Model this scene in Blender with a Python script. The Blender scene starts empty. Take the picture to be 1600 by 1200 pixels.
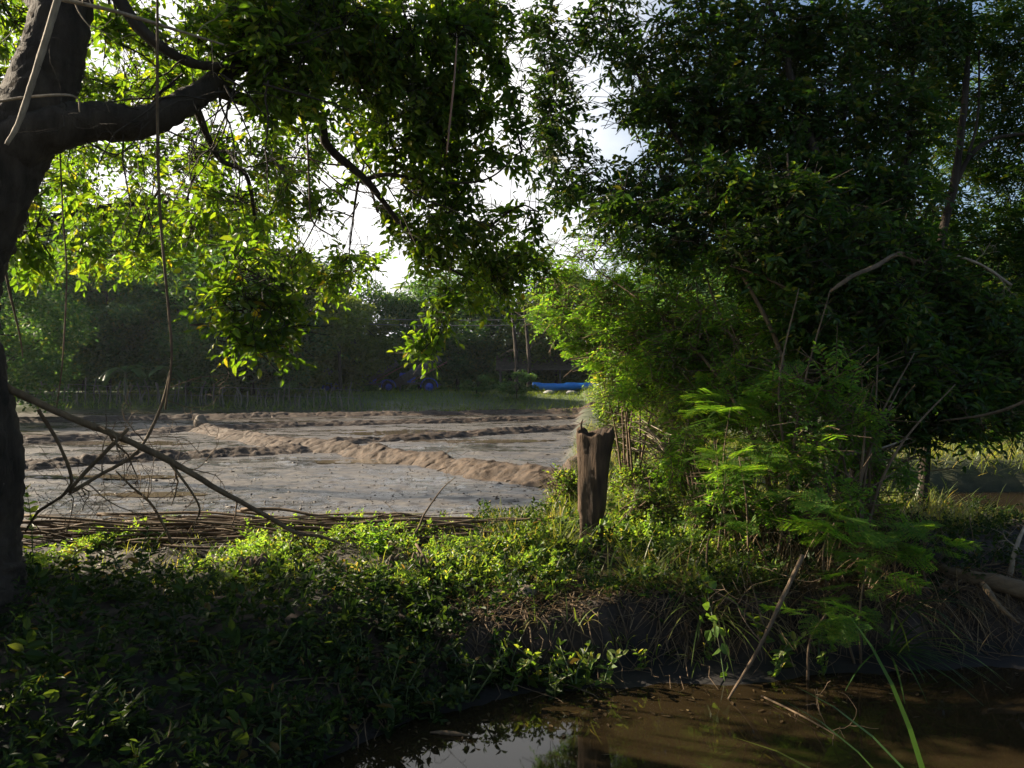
import bpy, math
import numpy as np

rng = np.random.default_rng(11)
C = bpy.context.scene.collection
CZ, F = 1.75, 1200.0
R = math.radians

def at(px, py, d):
    """world point seen at pixel (px,py) of the 1600x1200 photograph, d metres ahead"""
    return np.array([(px - 800) / F * d, d, CZ - (py - 600) / F * d])

def nrm(a):
    return a / np.maximum(np.linalg.norm(a, axis=-1, keepdims=True), 1e-9)

# ------------------------------------------------------------------ noise
def _h(i, j, k):
    n = (i * 374761393 + j * 668265263 + k * 2147483647) & 0xFFFFFFFF
    n = ((n ^ (n >> 13)) * 1274126177) & 0xFFFFFFFF
    return ((n ^ (n >> 16)) & 0xFFFF) / 65535.0

def vnoise(x, y, seed=0):
    x = np.asarray(x, float); y = np.asarray(y, float)
    i = np.floor(x).astype(np.int64); j = np.floor(y).astype(np.int64)
    u = x - i; v = y - j
    u = u * u * (3 - 2 * u); v = v * v * (3 - 2 * v)
    a, b = _h(i, j, seed), _h(i + 1, j, seed)
    c, d = _h(i, j + 1, seed), _h(i + 1, j + 1, seed)
    return (a * (1 - u) + b * u) * (1 - v) + (c * (1 - u) + d * u) * v

def fbm(x, y, seed=0, oct=4):
    s = 0; a = .5; f = 1.0
    for o in range(oct):
        s = s + a * (vnoise(np.asarray(x) * f, np.asarray(y) * f, seed + o) - .5)
        a *= .5; f *= 2.03
    return s

def sst(t):
    t = np.clip(t, 0, 1)
    return t * t * (3 - 2 * t)

# ------------------------------------------------------------------ mesh buffers
class Buf:
    def __init__(self):
        self.V = []; self.Q = []; self.T = []; self.n = 0
    def add(self, V, Q=None, T=None):
        V = np.asarray(V, float).reshape(-1, 3)
        if Q is not None and len(Q): self.Q.append(np.asarray(Q, np.int64) + self.n)
        if T is not None and len(T): self.T.append(np.asarray(T, np.int64) + self.n)
        self.V.append(V); self.n += len(V)
    def mesh(self, name, mat, smooth=True):
        V = np.concatenate(self.V)
        Q = np.concatenate(self.Q) if self.Q else np.zeros((0, 4), np.int64)
        T = np.concatenate(self.T) if self.T else np.zeros((0, 3), np.int64)
        me = bpy.data.meshes.new(name)
        me.vertices.add(len(V)); me.vertices.foreach_set('co', V.ravel().astype(np.float32))
        nl = Q.size + T.size
        me.loops.add(nl)
        me.loops.foreach_set('vertex_index', np.concatenate([Q.ravel(), T.ravel()]).astype(np.int32))
        npoly = len(Q) + len(T)
        me.polygons.add(npoly)
        st = np.concatenate([np.arange(len(Q)) * 4, len(Q) * 4 + np.arange(len(T)) * 3]).astype(np.int32)
        me.polygons.foreach_set('loop_start', st)
        me.polygons.foreach_set('use_smooth', np.full(npoly, smooth))
        me.update(calc_edges=True)
        for m in (mat if isinstance(mat, (list, tuple)) else [mat]): me.materials.append(m)
        return me
    def obj(self, name, mat, parent=None, smooth=True, loc=None):
        me = self.mesh(name, mat, smooth)
        o = bpy.data.objects.new(name, me); C.objects.link(o)
        if parent is not None:
            o.parent = parent
            if loc is None:
                # mesh given in world space: undo the parent's own location
                me.transform(__import__('mathutils').Matrix.Translation(-parent.location))
        if loc is not None: o.location = loc
        return o

def tag(o, label, cat, group=None, kind=None):
    o['label'] = label; o['category'] = cat
    if group: o['group'] = group
    if kind: o['kind'] = kind
    return o

def thing(name, label, cat, loc=(0, 0, 0), group=None):
    o = bpy.data.objects.new(name, None); C.objects.link(o)
    o.empty_display_size = .2
    o.location = tuple(float(v) for v in loc)
    return tag(o, label, cat, group)

def struct(o):
    o['kind'] = 'structure'; return o

def dup(root, loc, rz=0., s=1., label=None, group=None, tilt=(0, 0)):
    r = root.copy(); C.objects.link(r)
    r.location = tuple(float(v) for v in loc); r.rotation_euler = (tilt[0], tilt[1], rz); r.scale = (s, s, s)
    if label: r['label'] = label
    if group: r['group'] = group
    for ch in list(root.children):
        c = ch.copy(); C.objects.link(c); c.parent = r
        for g in list(ch.children):
            d = g.copy(); C.objects.link(d); d.parent = c
    return r

# ------------------------------------------------------------------ shapes
def smooth_path(pts, per=6):
    """Catmull-Rom through the points (any number of columns)"""
    P = np.asarray(pts, float)
    if len(P) < 3: 
        t = np.linspace(0, 1, per + 1)[:, None]
        return P[0] * (1 - t) + P[-1] * t
    P = np.vstack([2 * P[0] - P[1], P, 2 * P[-1] - P[-2]])
    out = []
    for i in range(1, len(P) - 2):
        p0, p1, p2, p3 = P[i - 1], P[i], P[i + 1], P[i + 2]
        for t in np.linspace(0, 1, per, endpoint=False):
            out.append(.5 * ((2 * p1) + (-p0 + p2) * t + (2 * p0 - 5 * p1 + 4 * p2 - p3) * t * t + (-p0 + 3 * p1 - 3 * p2 + p3) * t ** 3))
    out.append(P[-2])
    return np.array(out)

def tube(buf, pts, rad, n=8, rough=0., seed=0, cap=True):
    P = np.asarray(pts, float); m = len(P)
    rad = np.broadcast_to(np.asarray(rad, float), (m,)) if np.ndim(rad) == 0 or len(np.atleast_1d(rad)) == m else np.interp(np.linspace(0, 1, m), np.linspace(0, 1, len(rad)), rad)
    T = nrm(np.gradient(P, axis=0))
    ref = np.array([0, 0, 1.]) if abs(T[0][2]) < .9 else np.array([1., 0, 0])
    u = nrm(np.cross(T[0], ref)); U = [u]
    for i in range(1, m):
        u = U[-1] - T[i] * np.dot(U[-1], T[i]); U.append(u / max(np.linalg.norm(u), 1e-9))
    U = np.array(U); W = np.cross(T, U)
    a = np.arange(n) * 2 * math.pi / n
    rr = rad[:, None] * np.ones(n)
    if rough:
        jj, ii = np.meshgrid(np.arange(n), np.arange(m))
        rr = rr * (1 + rough * 2 * (_h(ii // 2, jj, seed) - .5) + rough * (_h(ii, jj, seed + 5) - .5))
    V = P[:, None, :] + rr[..., None] * (np.cos(a)[None, :, None] * U[:, None, :] + np.sin(a)[None, :, None] * W[:, None, :])
    i = np.arange(m - 1)[:, None] * n; j = np.arange(n)[None, :]; j2 = (j + 1) % n
    Q = np.stack([i + j, i + j2, i + n + j2, i + n + j], -1).reshape(-1, 4)
    V = V.reshape(-1, 3)
    if cap:
        k = len(V); V = np.vstack([V, P[0], P[-1]])
        T3 = np.vstack([np.stack([np.full(n, k), (np.arange(n) + 1) % n, np.arange(n)], -1),
                        np.stack([np.full(n, k + 1), (m - 1) * n + np.arange(n), (m - 1) * n + (np.arange(n) + 1) % n], -1)])
        buf.add(V, Q, T3)
    else: buf.add(V, Q)

def box(buf, c, s, rz=0., ry=0., bevel=0.):
    """box centre c, size s, turned about y then z, corners eased by an inner ring"""
    sx, sy, sz = [v / 2 for v in s]
    b = bevel if bevel else min(s) * .08
    V = []; 
    for z, k in ((-sz, 1), (-sz + b, 0), (sz - b, 0), (sz, 1)):
        x, y = sx - b * k, sy - b * k
        V += [(-x, -y, z), (x, -y, z), (x, y, z), (-x, y, z)]
    V = np.array(V); Q = [(3, 2, 1, 0), (12, 13, 14, 15)]
    for l in range(3):
        for j in range(4):
            Q.append((l * 4 + j, l * 4 + (j + 1) % 4, l * 4 + 4 + (j + 1) % 4, l * 4 + 4 + j))
    cy, sy_ = math.cos(ry), math.sin(ry)
    V = V @ np.array([[cy, 0, -sy_], [0, 1, 0], [sy_, 0, cy]])
    cz, sz_ = math.cos(rz), math.sin(rz)
    V = V @ np.array([[cz, sz_, 0], [-sz_, cz, 0], [0, 0, 1]])
    buf.add(V + np.asarray(c), Q)

def leaves(buf, P, D, N, L, W, fold=.12, droop=.12):
    """folded six-point leaves, one loose island each"""
    n = len(P); L = np.broadcast_to(L, (n,))[:, None]; W = np.broadcast_to(W, (n,))[:, None]
    D = nrm(D); S = nrm(np.cross(D, N)); N = np.cross(S, D)
    r1 = P + D * .3 * L + S * .5 * W + N * fold * W
    l1 = P + D * .3 * L - S * .5 * W + N * fold * W
    r2 = P + D * .68 * L + S * .40 * W + N * (fold * W - .3 * droop * L)
    l2 = P + D * .68 * L - S * .40 * W + N * (fold * W - .3 * droop * L)
    tip = P + D * L - N * droop * L
    V = np.stack([P, r1, r2, tip, l2, l1], 1).reshape(-1, 3)
    b = np.arange(n)[:, None] * 6
    buf.add(V, np.vstack([b + np.array([0, 1, 2, 3]), b + np.array([0, 3, 4, 5])]))

def rhombs(buf, P, D, N, L, W):
    n = len(P); L = np.broadcast_to(L, (n,))[:, None]; W = np.broadcast_to(W, (n,))[:, None]
    D = nrm(D); S = nrm(np.cross(D, N))
    V = np.stack([P, P + D * .45 * L + S * .5 * W, P + D * L, P + D * .45 * L - S * .5 * W], 1).reshape(-1, 3)
    buf.add(V, np.arange(n)[:, None] * 4 + np.array([0, 1, 2, 3]))

def blades(buf, P, D, L, W, bend, seg=5):
    """grass blades: base P, initial direction D, bending towards the ground along their lean"""
    n = len(P); D = nrm(D); L = np.broadcast_to(L, (n,)); W = np.broadcast_to(W, (n,)); bend = np.broadcast_to(bend, (n,))
    h = D.copy(); h[:, 2] = 0; h = nrm(h + 1e-4)
    S = np.stack([-h[:, 1], h[:, 0], np.zeros(n)], 1)
    lev = []; p = P.copy(); d = D.copy()
    for k in range(seg + 1):
        t = k / seg
        w = (W * (1 - t) ** .6 * (.55 + .45 * min(1, t * 4)))[:, None] * .5 + .0004
        lev += [p - S * w, p + S * w]
        ang = (bend * (.3 + t) / seg)[:, None]
        d = nrm(d + (h * .6 - np.array([0, 0, 1.])) * ang)
        p = p + d * (L / seg)[:, None]
    V = np.stack(lev, 1).reshape(-1, 3); b = np.arange(n)[:, None] * (2 * (seg + 1))
    buf.add(V, np.vstack([b + np.array([2 * k, 2 * k + 1, 2 * k + 3, 2 * k + 2]) for k in range(seg)]))

def rdir(n, up=0., flat=1.):
    d = rng.normal(size=(n, 3)); d[:, 2] = d[:, 2] * flat + up
    return nrm(d)

def sprays(buf, O, D, ln=.34, k=9, L=.1, W=.045, twig=None, droop=.25, fold=.15, spread=.85, jit=.35):
    """alternate-leaved twigs: O origin, D direction of each spray"""
    n = len(O); D = nrm(D)
    up = np.tile([0, 0, 1.], (n, 1)) + rng.normal(size=(n, 3)) * .25
    S = nrm(np.cross(D, up)); U = np.cross(S, D)
    t = (np.arange(k) + .6) / k
    side = np.where(np.arange(k) % 2, 1., -1.)
    lens = ln * rng.uniform(.7, 1.25, n)
    sag = -.25 * lens[:, None] * t[None, :] ** 2
    P = O[:, None, :] + D[:, None, :] * (lens[:, None] * t)[..., None]; P[..., 2] += sag
    ld = D[:, None, :] * .55 + S[:, None, :] * (side * spread)[None, :, None] + rng.normal(size=(n, k, 3)) * jit
    ld[..., 2] -= droop
    ld[:, -1] = D + rng.normal(size=(n, 3)) * .15
    nn = U[:, None, :] + rng.normal(size=(n, k, 3)) * .35
    sc = rng.uniform(.7, 1.2, (n, k)) * (1 - .25 * t)[None, :] * rng.uniform(.8, 1.15, n)[:, None]
    leaves(buf, P.reshape(-1, 3), ld.reshape(-1, 3), nn.reshape(-1, 3), (L * sc).ravel(), (W * sc).ravel(), fold, .15)
    if twig is not None:
        a = O - D * .22; b = O.copy(); c = O + D * (lens * .5)[:, None]; c[:, 2] -= lens * .06
        e = P[:, -1]
        r = np.array([.0042, .0034, .0026, .0012])
        ring = [S * .9, -S * .5 + U * .8, -S * .5 - U * .8]
        V = np.stack([p + q * r_ for p, r_ in zip((a, b, c, e), r) for q in ring], 1).reshape(-1, 3)
        base = np.arange(n)[:, None] * 12
        twig.add(V, np.vstack([base + np.array([l * 3 + j, l * 3 + (j + 1) % 3, l * 3 + 3 + (j + 1) % 3, l * 3 + 3 + j]) for l in range(3) for j in range(3)]))

def fronds(buf, O, D, ln=.2, pairs=5, plen=.075, leaflets=7, fine=True, pw=.02, lw=.2):
    """bipinnate feathery leaves: rachis, pairs of pinnae, each pinna a double row of leaflets (or one slim blade)"""
    n = len(O); D = nrm(D)
    up = np.tile([0, 0, 1.], (n, 1)) + rng.normal(size=(n, 3)) * .3
    S = nrm(np.cross(D, up)); U = np.cross(S, D)
    lens = ln * rng.uniform(.65, 1.3, n)
    t = .25 + .75 * (np.arange(pairs) + .5) / pairs
    for sd in (-1., 1.):
        P = O[:, None, :] + D[:, None, :] * (lens[:, None] * t)[..., None] - U[:, None, :] * (lens[:, None] * .25 * t ** 2)[..., None]
        pd = nrm(D[:, None, :] * .62 + S[:, None, :] * sd * .8 + rng.normal(size=(n, pairs, 3)) * .12 - np.array([0, 0, .12]))
        pl = plen * (lens / ln)[:, None] * (1 - .35 * np.abs(t - .55) / .45)[None, :] * rng.uniform(.85, 1.15, (n, pairs))
        P = P.reshape(-1, 3); pd = pd.reshape(-1, 3); pl = pl.ravel(); nn = np.repeat(U, pairs, 0) + rng.normal(size=(n * pairs, 3)) * .12
        if not fine:
            leaves(buf, P, pd, nn, pl, pw, .1, .1); continue
        ps = nrm(np.cross(pd, nn)); m = len(P)
        u = (np.arange(leaflets) + .7) / leaflets
        for s2 in (-1., 1.):
            B = P[:, None, :] + pd[:, None, :] * (pl[:, None] * u)[..., None]
            B[..., 2] -= (pl[:, None] * .12 * u ** 2)
            dd = pd[:, None, :] * .5 + ps[:, None, :] * s2 + np.zeros((m, leaflets, 1))
            rhombs(buf, B.reshape(-1, 3), dd.reshape(-1, 3), np.repeat(nn, leaflets, 0), np.repeat(pl, leaflets) * lw, np.repeat(pl, leaflets) * lw * .45)

def blob_points(c, r, n, clumps=None, sig=.33):
    """points gathered in loose clumps inside an ellipsoid"""
    clumps = clumps or max(2, n // 6)
    k = nrm(rng.normal(size=(clumps, 3))) * rng.uniform(.25, 1, (clumps, 1)) ** .5
    p = k[rng.integers(0, clumps, n)] + rng.normal(size=(n, 3)) * sig
    q = np.linalg.norm(p, axis=1, keepdims=True); p = np.where(q > 1.08, p / q * rng.uniform(.8, 1.08, (n, 1)), p)
    return np.asarray(c) + p * np.asarray(r), p

def grow(out, p, d, L, r, depth, wob=.18, kids=4, up=0., seg=7):
    pts = [np.array(p, float)]; d = nrm(np.array(d, float))
    for i in range(seg):
        d = nrm(d + rng.normal(size=3) * wob + np.array([0, 0, up]))
        pts.append(pts[-1] + d * L / seg)
    pts = np.array(pts); out.append((pts, np.linspace(r, r * .4, len(pts))))
    if depth > 0:
        for _ in range(kids):
            i = rng.integers(2, seg + 1); dd = nrm(pts[i] - pts[i - 1])
            side = nrm(np.cross(dd, rng.normal(size=3)))
            grow(out, pts[i], dd * .6 + side * .8, L * rng.uniform(.35, .65), r * .45, depth - 1, wob, max(2, kids - 1), up, seg)

# ------------------------------------------------------------------ materials
def new_mat(name):
    m = bpy.data.materials.new(name); m.use_nodes = True
    nt = m.node_tree; nt.nodes.clear()
    out = nt.nodes.new('ShaderNodeOutputMaterial')
    return m, nt, out

def ramp(nt, stops, interp='LINEAR'):
    n = nt.nodes.new('ShaderNodeValToRGB'); cr = n.color_ramp; cr.interpolation = interp
    while len(cr.elements) < len(stops): cr.elements.new(.5)
    for e, (p, c) in zip(cr.elements, stops):
        e.position = p; e.color = (*c, 1)
    return n

def leaf_mat(name, stops, trans=.45, tint=(1.5, 1.5, .5), rough=.42, spec=.35):
    m, nt, out = new_mat(name); N = nt.nodes.new; l = nt.links.new
    g = N('ShaderNodeNewGeometry'); rp = ramp(nt, stops); l(g.outputs['Random Per Island'], rp.inputs[0])
    tc = N('ShaderNodeTexCoord'); nz = N('ShaderNodeTexNoise'); nz.inputs['Scale'].default_value = 1.7; nz.inputs['Detail'].default_value = 2
    l(tc.outputs['Object'], nz.inputs['Vector'])
    hs = N('ShaderNodeHueSaturation'); l(rp.outputs[0], hs.inputs['Color'])
    mr = N('ShaderNodeMapRange'); mr.inputs['From Min'].default_value = .3; mr.inputs['From Max'].default_value = .7
    mr.inputs['To Min'].default_value = .72; mr.inputs['To Max'].default_value = 1.3
    l(nz.outputs['Fac'], mr.inputs['Value']); l(mr.outputs[0], hs.inputs['Value'])
    b = N('ShaderNodeBsdfPrincipled'); b.inputs['Roughness'].default_value = rough; b.inputs['Specular IOR Level'].default_value = spec
    l(hs.outputs[0], b.inputs['Base Color'])
    mx = N('ShaderNodeMix'); mx.data_type = 'RGBA'; mx.blend_type = 'MULTIPLY'; mx.inputs[0].default_value = 1
    l(hs.outputs[0], mx.inputs[6]); mx.inputs[7].default_value = (*tint, 1)
    t = N('ShaderNodeBsdfTranslucent'); l(mx.outputs[2], t.inputs['Color'])
    ms = N('ShaderNodeMixShader'); ms.inputs[0].default_value = trans
    l(b.outputs[0], ms.inputs[1]); l(t.outputs[0], ms.inputs[2]); l(ms.outputs[0], out.inputs['Surface'])
    return m

def bark_mat(name, a, b_, scale=14, bump=.5, rough=.85, stretch=(1, 1, .22)):
    m, nt, out = new_mat(name); N = nt.nodes.new; l = nt.links.new
    tc = N('ShaderNodeTexCoord'); mp = N('ShaderNodeMapping'); mp.inputs['Scale'].default_value = stretch
    l(tc.outputs['Object'], mp.inputs[0])
    n1 = N('ShaderNodeTexNoise'); n1.inputs['Scale'].default_value = scale; n1.inputs['Detail'].default_value = 7; n1.inputs['Roughness'].default_value = .65
    l(mp.outputs[0], n1.inputs['Vector'])
    n2 = N('ShaderNodeTexNoise'); n2.inputs['Scale'].default_value = 5; n2.inputs['Detail'].default_value = 4; l(tc.outputs['Object'], n2.inputs['Vector'])
    ad = N('ShaderNodeMath'); ad.operation = 'MULTIPLY_ADD'; ad.inputs[1].default_value = .6; l(n1.outputs['Fac'], ad.inputs[0])
    m2 = N('ShaderNodeMath'); m2.operation = 'MULTIPLY'; m2.inputs[1].default_value = .4; l(n2.outputs['Fac'], m2.inputs[0]); l(m2.outputs[0], ad.inputs[2])
    rp = ramp(nt, [(.34, a), (.52, tuple((x + y) / 2 for x, y in zip(a, b_))), (.66, b_)]); l(ad.outputs[0], rp.inputs[0])
    bs = N('ShaderNodeBsdfPrincipled'); bs.inputs['Roughness'].default_value = rough; bs.inputs['Specular IOR Level'].default_value = .25
    l(rp.outputs[0], bs.inputs['Base Color'])
    bp = N('ShaderNodeBump'); bp.inputs['Strength'].default_value = bump; bp.inputs['Distance'].default_value = .035
    l(n1.outputs['Fac'], bp.inputs['Height']); l(bp.outputs[0], bs.inputs['Normal']); l(bs.outputs[0], out.inputs['Surface'])
    return m

def paint_mat(name, col, rough=.5, dirt=(.08, .06, .045), amt=.45, scale=6.):
    m, nt, out = new_mat(name); N = nt.nodes.new; l = nt.links.new
    tc = N('ShaderNodeTexCoord'); n1 = N('ShaderNodeTexNoise'); n1.inputs['Scale'].default_value = scale; n1.inputs['Detail'].default_value = 6
    l(tc.outputs['Object'], n1.inputs['Vector'])
    rp = ramp(nt, [(1 - amt - .12, col), (1 - amt + .15, dirt)]); l(n1.outputs['Fac'], rp.inputs[0])
    bs = N('ShaderNodeBsdfPrincipled'); bs.inputs['Roughness'].default_value = rough; l(rp.outputs[0], bs.inputs['Base Color'])
    l(bs.outputs[0], out.inputs['Surface'])
    return m

G_TREE = [(0, (.028, .062, .010)), (.5, (.045, .085, .012)), (.85, (.07, .105, .013)), (.975, (.085, .11, .015)), (.995, (.13, .11, .02))]
M_TREE = leaf_mat('mango_leaf', G_TREE, .55, (3.7, 3.5, .85), .45, .25)
M_FEATHER = leaf_mat('feather_leaf', [(0, (.048, .115, .02)), (.6, (.078, .16, .026)), (.93, (.12, .175, .03)), (1, (.17, .17, .035))], .52, (3.0, 2.9, .85), .5, .25)
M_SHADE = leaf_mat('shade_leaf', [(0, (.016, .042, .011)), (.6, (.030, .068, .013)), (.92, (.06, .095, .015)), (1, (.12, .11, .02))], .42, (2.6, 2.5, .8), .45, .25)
M_SHRUB = leaf_mat('shrub_leaf', [(0, (.058, .118, .022)), (.6, (.095, .16, .032)), (.93, (.135, .17, .04)), (1, (.20, .18, .045))], .5, (2.8, 2.6, .9), .45, .35)
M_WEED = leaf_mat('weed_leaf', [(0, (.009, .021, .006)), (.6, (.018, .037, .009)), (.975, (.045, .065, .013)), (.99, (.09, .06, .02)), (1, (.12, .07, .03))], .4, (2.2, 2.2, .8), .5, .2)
M_GRASS = leaf_mat('grass_blade', [(0, (.07, .105, .024)), (.55, (.11, .14, .034)), (.85, (.16, .155, .05)), (1, (.24, .19, .09))], .5, (2.5, 2.3, .8), .45, .4)
M_STRAW = leaf_mat('straw', [(0, (.07, .042, .02)), (.6, (.13, .085, .042)), (1, (.26, .19, .105))], .2, (1., 1., 1.), .6, .25)
M_LITTER = leaf_mat('wet_litter', [(0, (.03, .02, .01)), (.7, (.07, .045, .02)), (1, (.16, .12, .06))], .1, (1., 1., 1.), .5, .3)
M_FAR = leaf_mat('far_leaf', [(0, (.028, .072, .026)), (.6, (.045, .10, .03)), (.95, (.075, .12, .026)), (1, (.11, .12, .03))], .4, (2.4, 2.4, .8), .6, .15)
M_FARY = leaf_mat('far_leaf_yellow', [(0, (.06, .10, .022)), (.6, (.09, .13, .026)), (1, (.12, .15, .03))], .45, (2.6, 2.4, .7), .6, .2)
M_BANANA = leaf_mat('banana_leaf', [(0, (.05, .11, .025)), (1, (.08, .14, .03))], .35, (1.8, 1.8, .8), .4, .4)
M_BARK = bark_mat('tree_bark', (.010, .007, .005), (.06, .046, .034), 13, 1.0, .9, (1, 1, .16))
M_STEM = bark_mat('stem_bark', (.05, .033, .02), (.17, .12, .075), 24, .4)
M_PALE = bark_mat('dead_wood', (.13, .10, .075), (.34, .28, .21), 30, .4)
M_DEAD = bark_mat('dry_branch', (.05, .033, .02), (.16, .11, .065), 30, .4)
M_STICK = bark_mat('dry_stick', (.028, .019, .013), (.16, .11, .068), 9, .3, stretch=(.3, 1, 1))
M_POST = bark_mat('post_wood', (.014, .009, .006), (.10, .062, .036), 20, .8, .85, (1, 1, .12))
M_LOG = bark_mat('log_wood', (.035, .022, .013), (.17, .12, .07), 12, .5, stretch=(.3, 1, 1))
M_GREENSTEM = paint_mat('green_stem', (.06, .1, .025), .5, (.1, .08, .035))
M_STONE = bark_mat('stone', (.08, .06, .042), (.2, .16, .115), 8, .5, .8, (1, 1, 1))
M_BLUE = paint_mat('blue_paint', (.03, .075, .50), .4, (.03, .03, .07), .45)
M_TARP = paint_mat('blue_plastic', (.015, .20, .62), .35, (.02, .16, .5), .4)
M_DARK = paint_mat('dark_steel', (.085, .075, .07), .55, (.06, .04, .03))
M_RUBBER = paint_mat('rubber', (.018, .017, .016), .7, (.05, .04, .03))
M_ORANGE = paint_mat('rusty_rail', (.24, .12, .07), .6, (.1, .06, .04))
M_THATCH = bark_mat('thatch', (.05, .04, .03), (.15, .12, .09), 30, .6, stretch=(1, .1, 1))
M_SACK = paint_mat('pale_sack', (.2, .2, .19), .7, (.25, .22, .18), .4)
M_WIRE = paint_mat('wire', (.12, .115, .11), .4)
M_FPOST = bark_mat('fence_wood', (.06, .055, .045), (.17, .15, .12), 20, .4)

# ground -----------------------------------------------------------
def ground_mat():
    m, nt, out = new_mat('earth'); N = nt.nodes.new; l = nt.links.new
    tc = N('ShaderNodeTexCoord'); at_ = N('ShaderNodeAttribute'); at_.attribute_name = 'zone'
    sp = N('ShaderNodeSeparateColor'); l(at_.outputs['Color'], sp.inputs[0])
    def noise(sc, det=6, r=.6, stretch=None):
        n = N('ShaderNodeTexNoise'); n.inputs['Scale'].default_value = sc; n.inputs['Detail'].default_value = det; n.inputs['Roughness'].default_value = r
        if stretch:
            mp = N('ShaderNodeMapping'); mp.inputs['Scale'].default_value = stretch; l(tc.outputs['Object'], mp.inputs[0]); l(mp.outputs[0], n.inputs['Vector'])
        else: l(tc.outputs['Object'], n.inputs['Vector'])
        return n
    a = noise(2.6, 8, .72, (.55, 1, 1)); b = noise(11, 6, .72, (.6, 1, 1)); c = noise(.45, 5, .6, (.6, 1, 1))
    # mud of the field: thin pale crust, dark clods, wet film
    mud = ramp(nt, [(.42, (.006, .0045, .0035)), (.468, (.022, .0165, .012)), (.51, (.046, .037, .028)), (.58, (.085, .072, .056))]); 
    mixh = N('ShaderNodeMath'); mixh.operation = 'MULTIPLY_ADD'; mixh.inputs[1].default_value = .55; l(a.outputs['Fac'], mixh.inputs[0])
    k = N('ShaderNodeMath'); k.operation = 'MULTIPLY'; k.inputs[1].default_value = .45; l(b.outputs['Fac'], k.inputs[0]); l(k.outputs[0], mixh.inputs[2])
    l(mixh.outputs[0], mud.inputs[0])
    # bank soil: brown litter
    soil = ramp(nt, [(.40, (.006, .004, .003)), (.5, (.018, .011, .007)), (.6, (.048, .031, .019))]); l(mixh.outputs[0], soil.inputs[0])
    # grassy verge
    verge = ramp(nt, [(.35, (.03, .055, .015)), (.6, (.065, .09, .025)), (.75, (.10, .085, .045))]); l(mixh.outputs[0], verge.inputs[0])
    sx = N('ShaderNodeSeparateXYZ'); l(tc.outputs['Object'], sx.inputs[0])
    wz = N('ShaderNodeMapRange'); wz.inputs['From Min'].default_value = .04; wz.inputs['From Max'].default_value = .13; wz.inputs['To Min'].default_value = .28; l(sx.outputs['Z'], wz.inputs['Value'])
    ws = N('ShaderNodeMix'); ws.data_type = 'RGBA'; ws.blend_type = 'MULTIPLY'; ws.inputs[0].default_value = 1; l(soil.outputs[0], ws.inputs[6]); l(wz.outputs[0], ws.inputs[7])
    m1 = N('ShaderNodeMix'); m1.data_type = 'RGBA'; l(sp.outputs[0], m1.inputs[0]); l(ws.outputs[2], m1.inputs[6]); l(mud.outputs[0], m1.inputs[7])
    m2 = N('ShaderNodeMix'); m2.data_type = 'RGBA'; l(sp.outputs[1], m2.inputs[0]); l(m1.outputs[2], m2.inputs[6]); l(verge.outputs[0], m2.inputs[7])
    bs = N('ShaderNodeBsdfPrincipled'); l(m2.outputs[2], bs.inputs['Base Color'])
    # wetness: roughness follows a broad noise, only on the field
    wet = N('ShaderNodeMapRange'); wet.inputs['From Min'].default_value = .44; wet.inputs['From Max'].default_value = .55
    wet.inputs['To Min'].default_value = .13; wet.inputs['To Max'].default_value = .55
    wm = N('ShaderNodeMath'); wm.operation = 'MULTIPLY_ADD'; wm.inputs[1].default_value = .5; l(c.outputs['Fac'], wm.inputs[0])
    wk = N('ShaderNodeMath'); wk.operation = 'MULTIPLY'; wk.inputs[1].default_value = .5; l(a.outputs['Fac'], wk.inputs[0]); l(wk.outputs[0], wm.inputs[2])
    l(wm.outputs[0], wet.inputs['Value'])
    rm = N('ShaderNodeMix'); rm.data_type = 'FLOAT'; l(sp.outputs[0], rm.inputs[0]); rm.inputs[2].default_value = .9; l(wet.outputs[0], rm.inputs[3])
    l(rm.outputs[0], bs.inputs['Roughness']); bs.inputs['Specular IOR Level'].default_value = .5
    bp = N('ShaderNodeBump'); bp.inputs['Strength'].default_value = .55; bp.inputs['Distance'].default_value = .03
    l(mixh.outputs[0], bp.inputs['Height']); l(bp.outputs[0], bs.inputs['Normal']); l(bs.outputs[0], out.inputs['Surface'])
    return m
M_GROUND = ground_mat()
M_BUND = bark_mat('bund_earth', (.018, .012, .008), (.095, .064, .041), 11, .9, .8, (1, 1, 1))

def water_mat(name, col, rough, bump, scale=3.):
    m, nt, out = new_mat(name); N = nt.nodes.new; l = nt.links.new
    b = N('ShaderNodeBsdfPrincipled'); b.inputs['Base Color'].default_value = (*col, 1); b.inputs['Roughness'].default_value = rough; b.inputs['IOR'].default_value = 1.333
    tc = N('ShaderNodeTexCoord'); n = N('ShaderNodeTexNoise'); n.inputs['Scale'].default_value = scale; n.inputs['Detail'].default_value = 2
    l(tc.outputs['Object'], n.inputs['Vector'])
    bp = N('ShaderNodeBump'); bp.inputs['Strength'].default_value = bump; bp.inputs['Distance'].default_value = .02
    l(n.outputs['Fac'], bp.inputs['Height']); l(bp.outputs[0], b.inputs['Normal']); l(b.outputs[0], out.inputs['Surface'])
    return m
M_WATER = water_mat('muddy_water', (.018, .0125, .006), .03, .05, 2.5)
M_PUDDLE = water_mat('puddle_water', (.10, .08, .055), .06, .08, 6)

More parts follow.
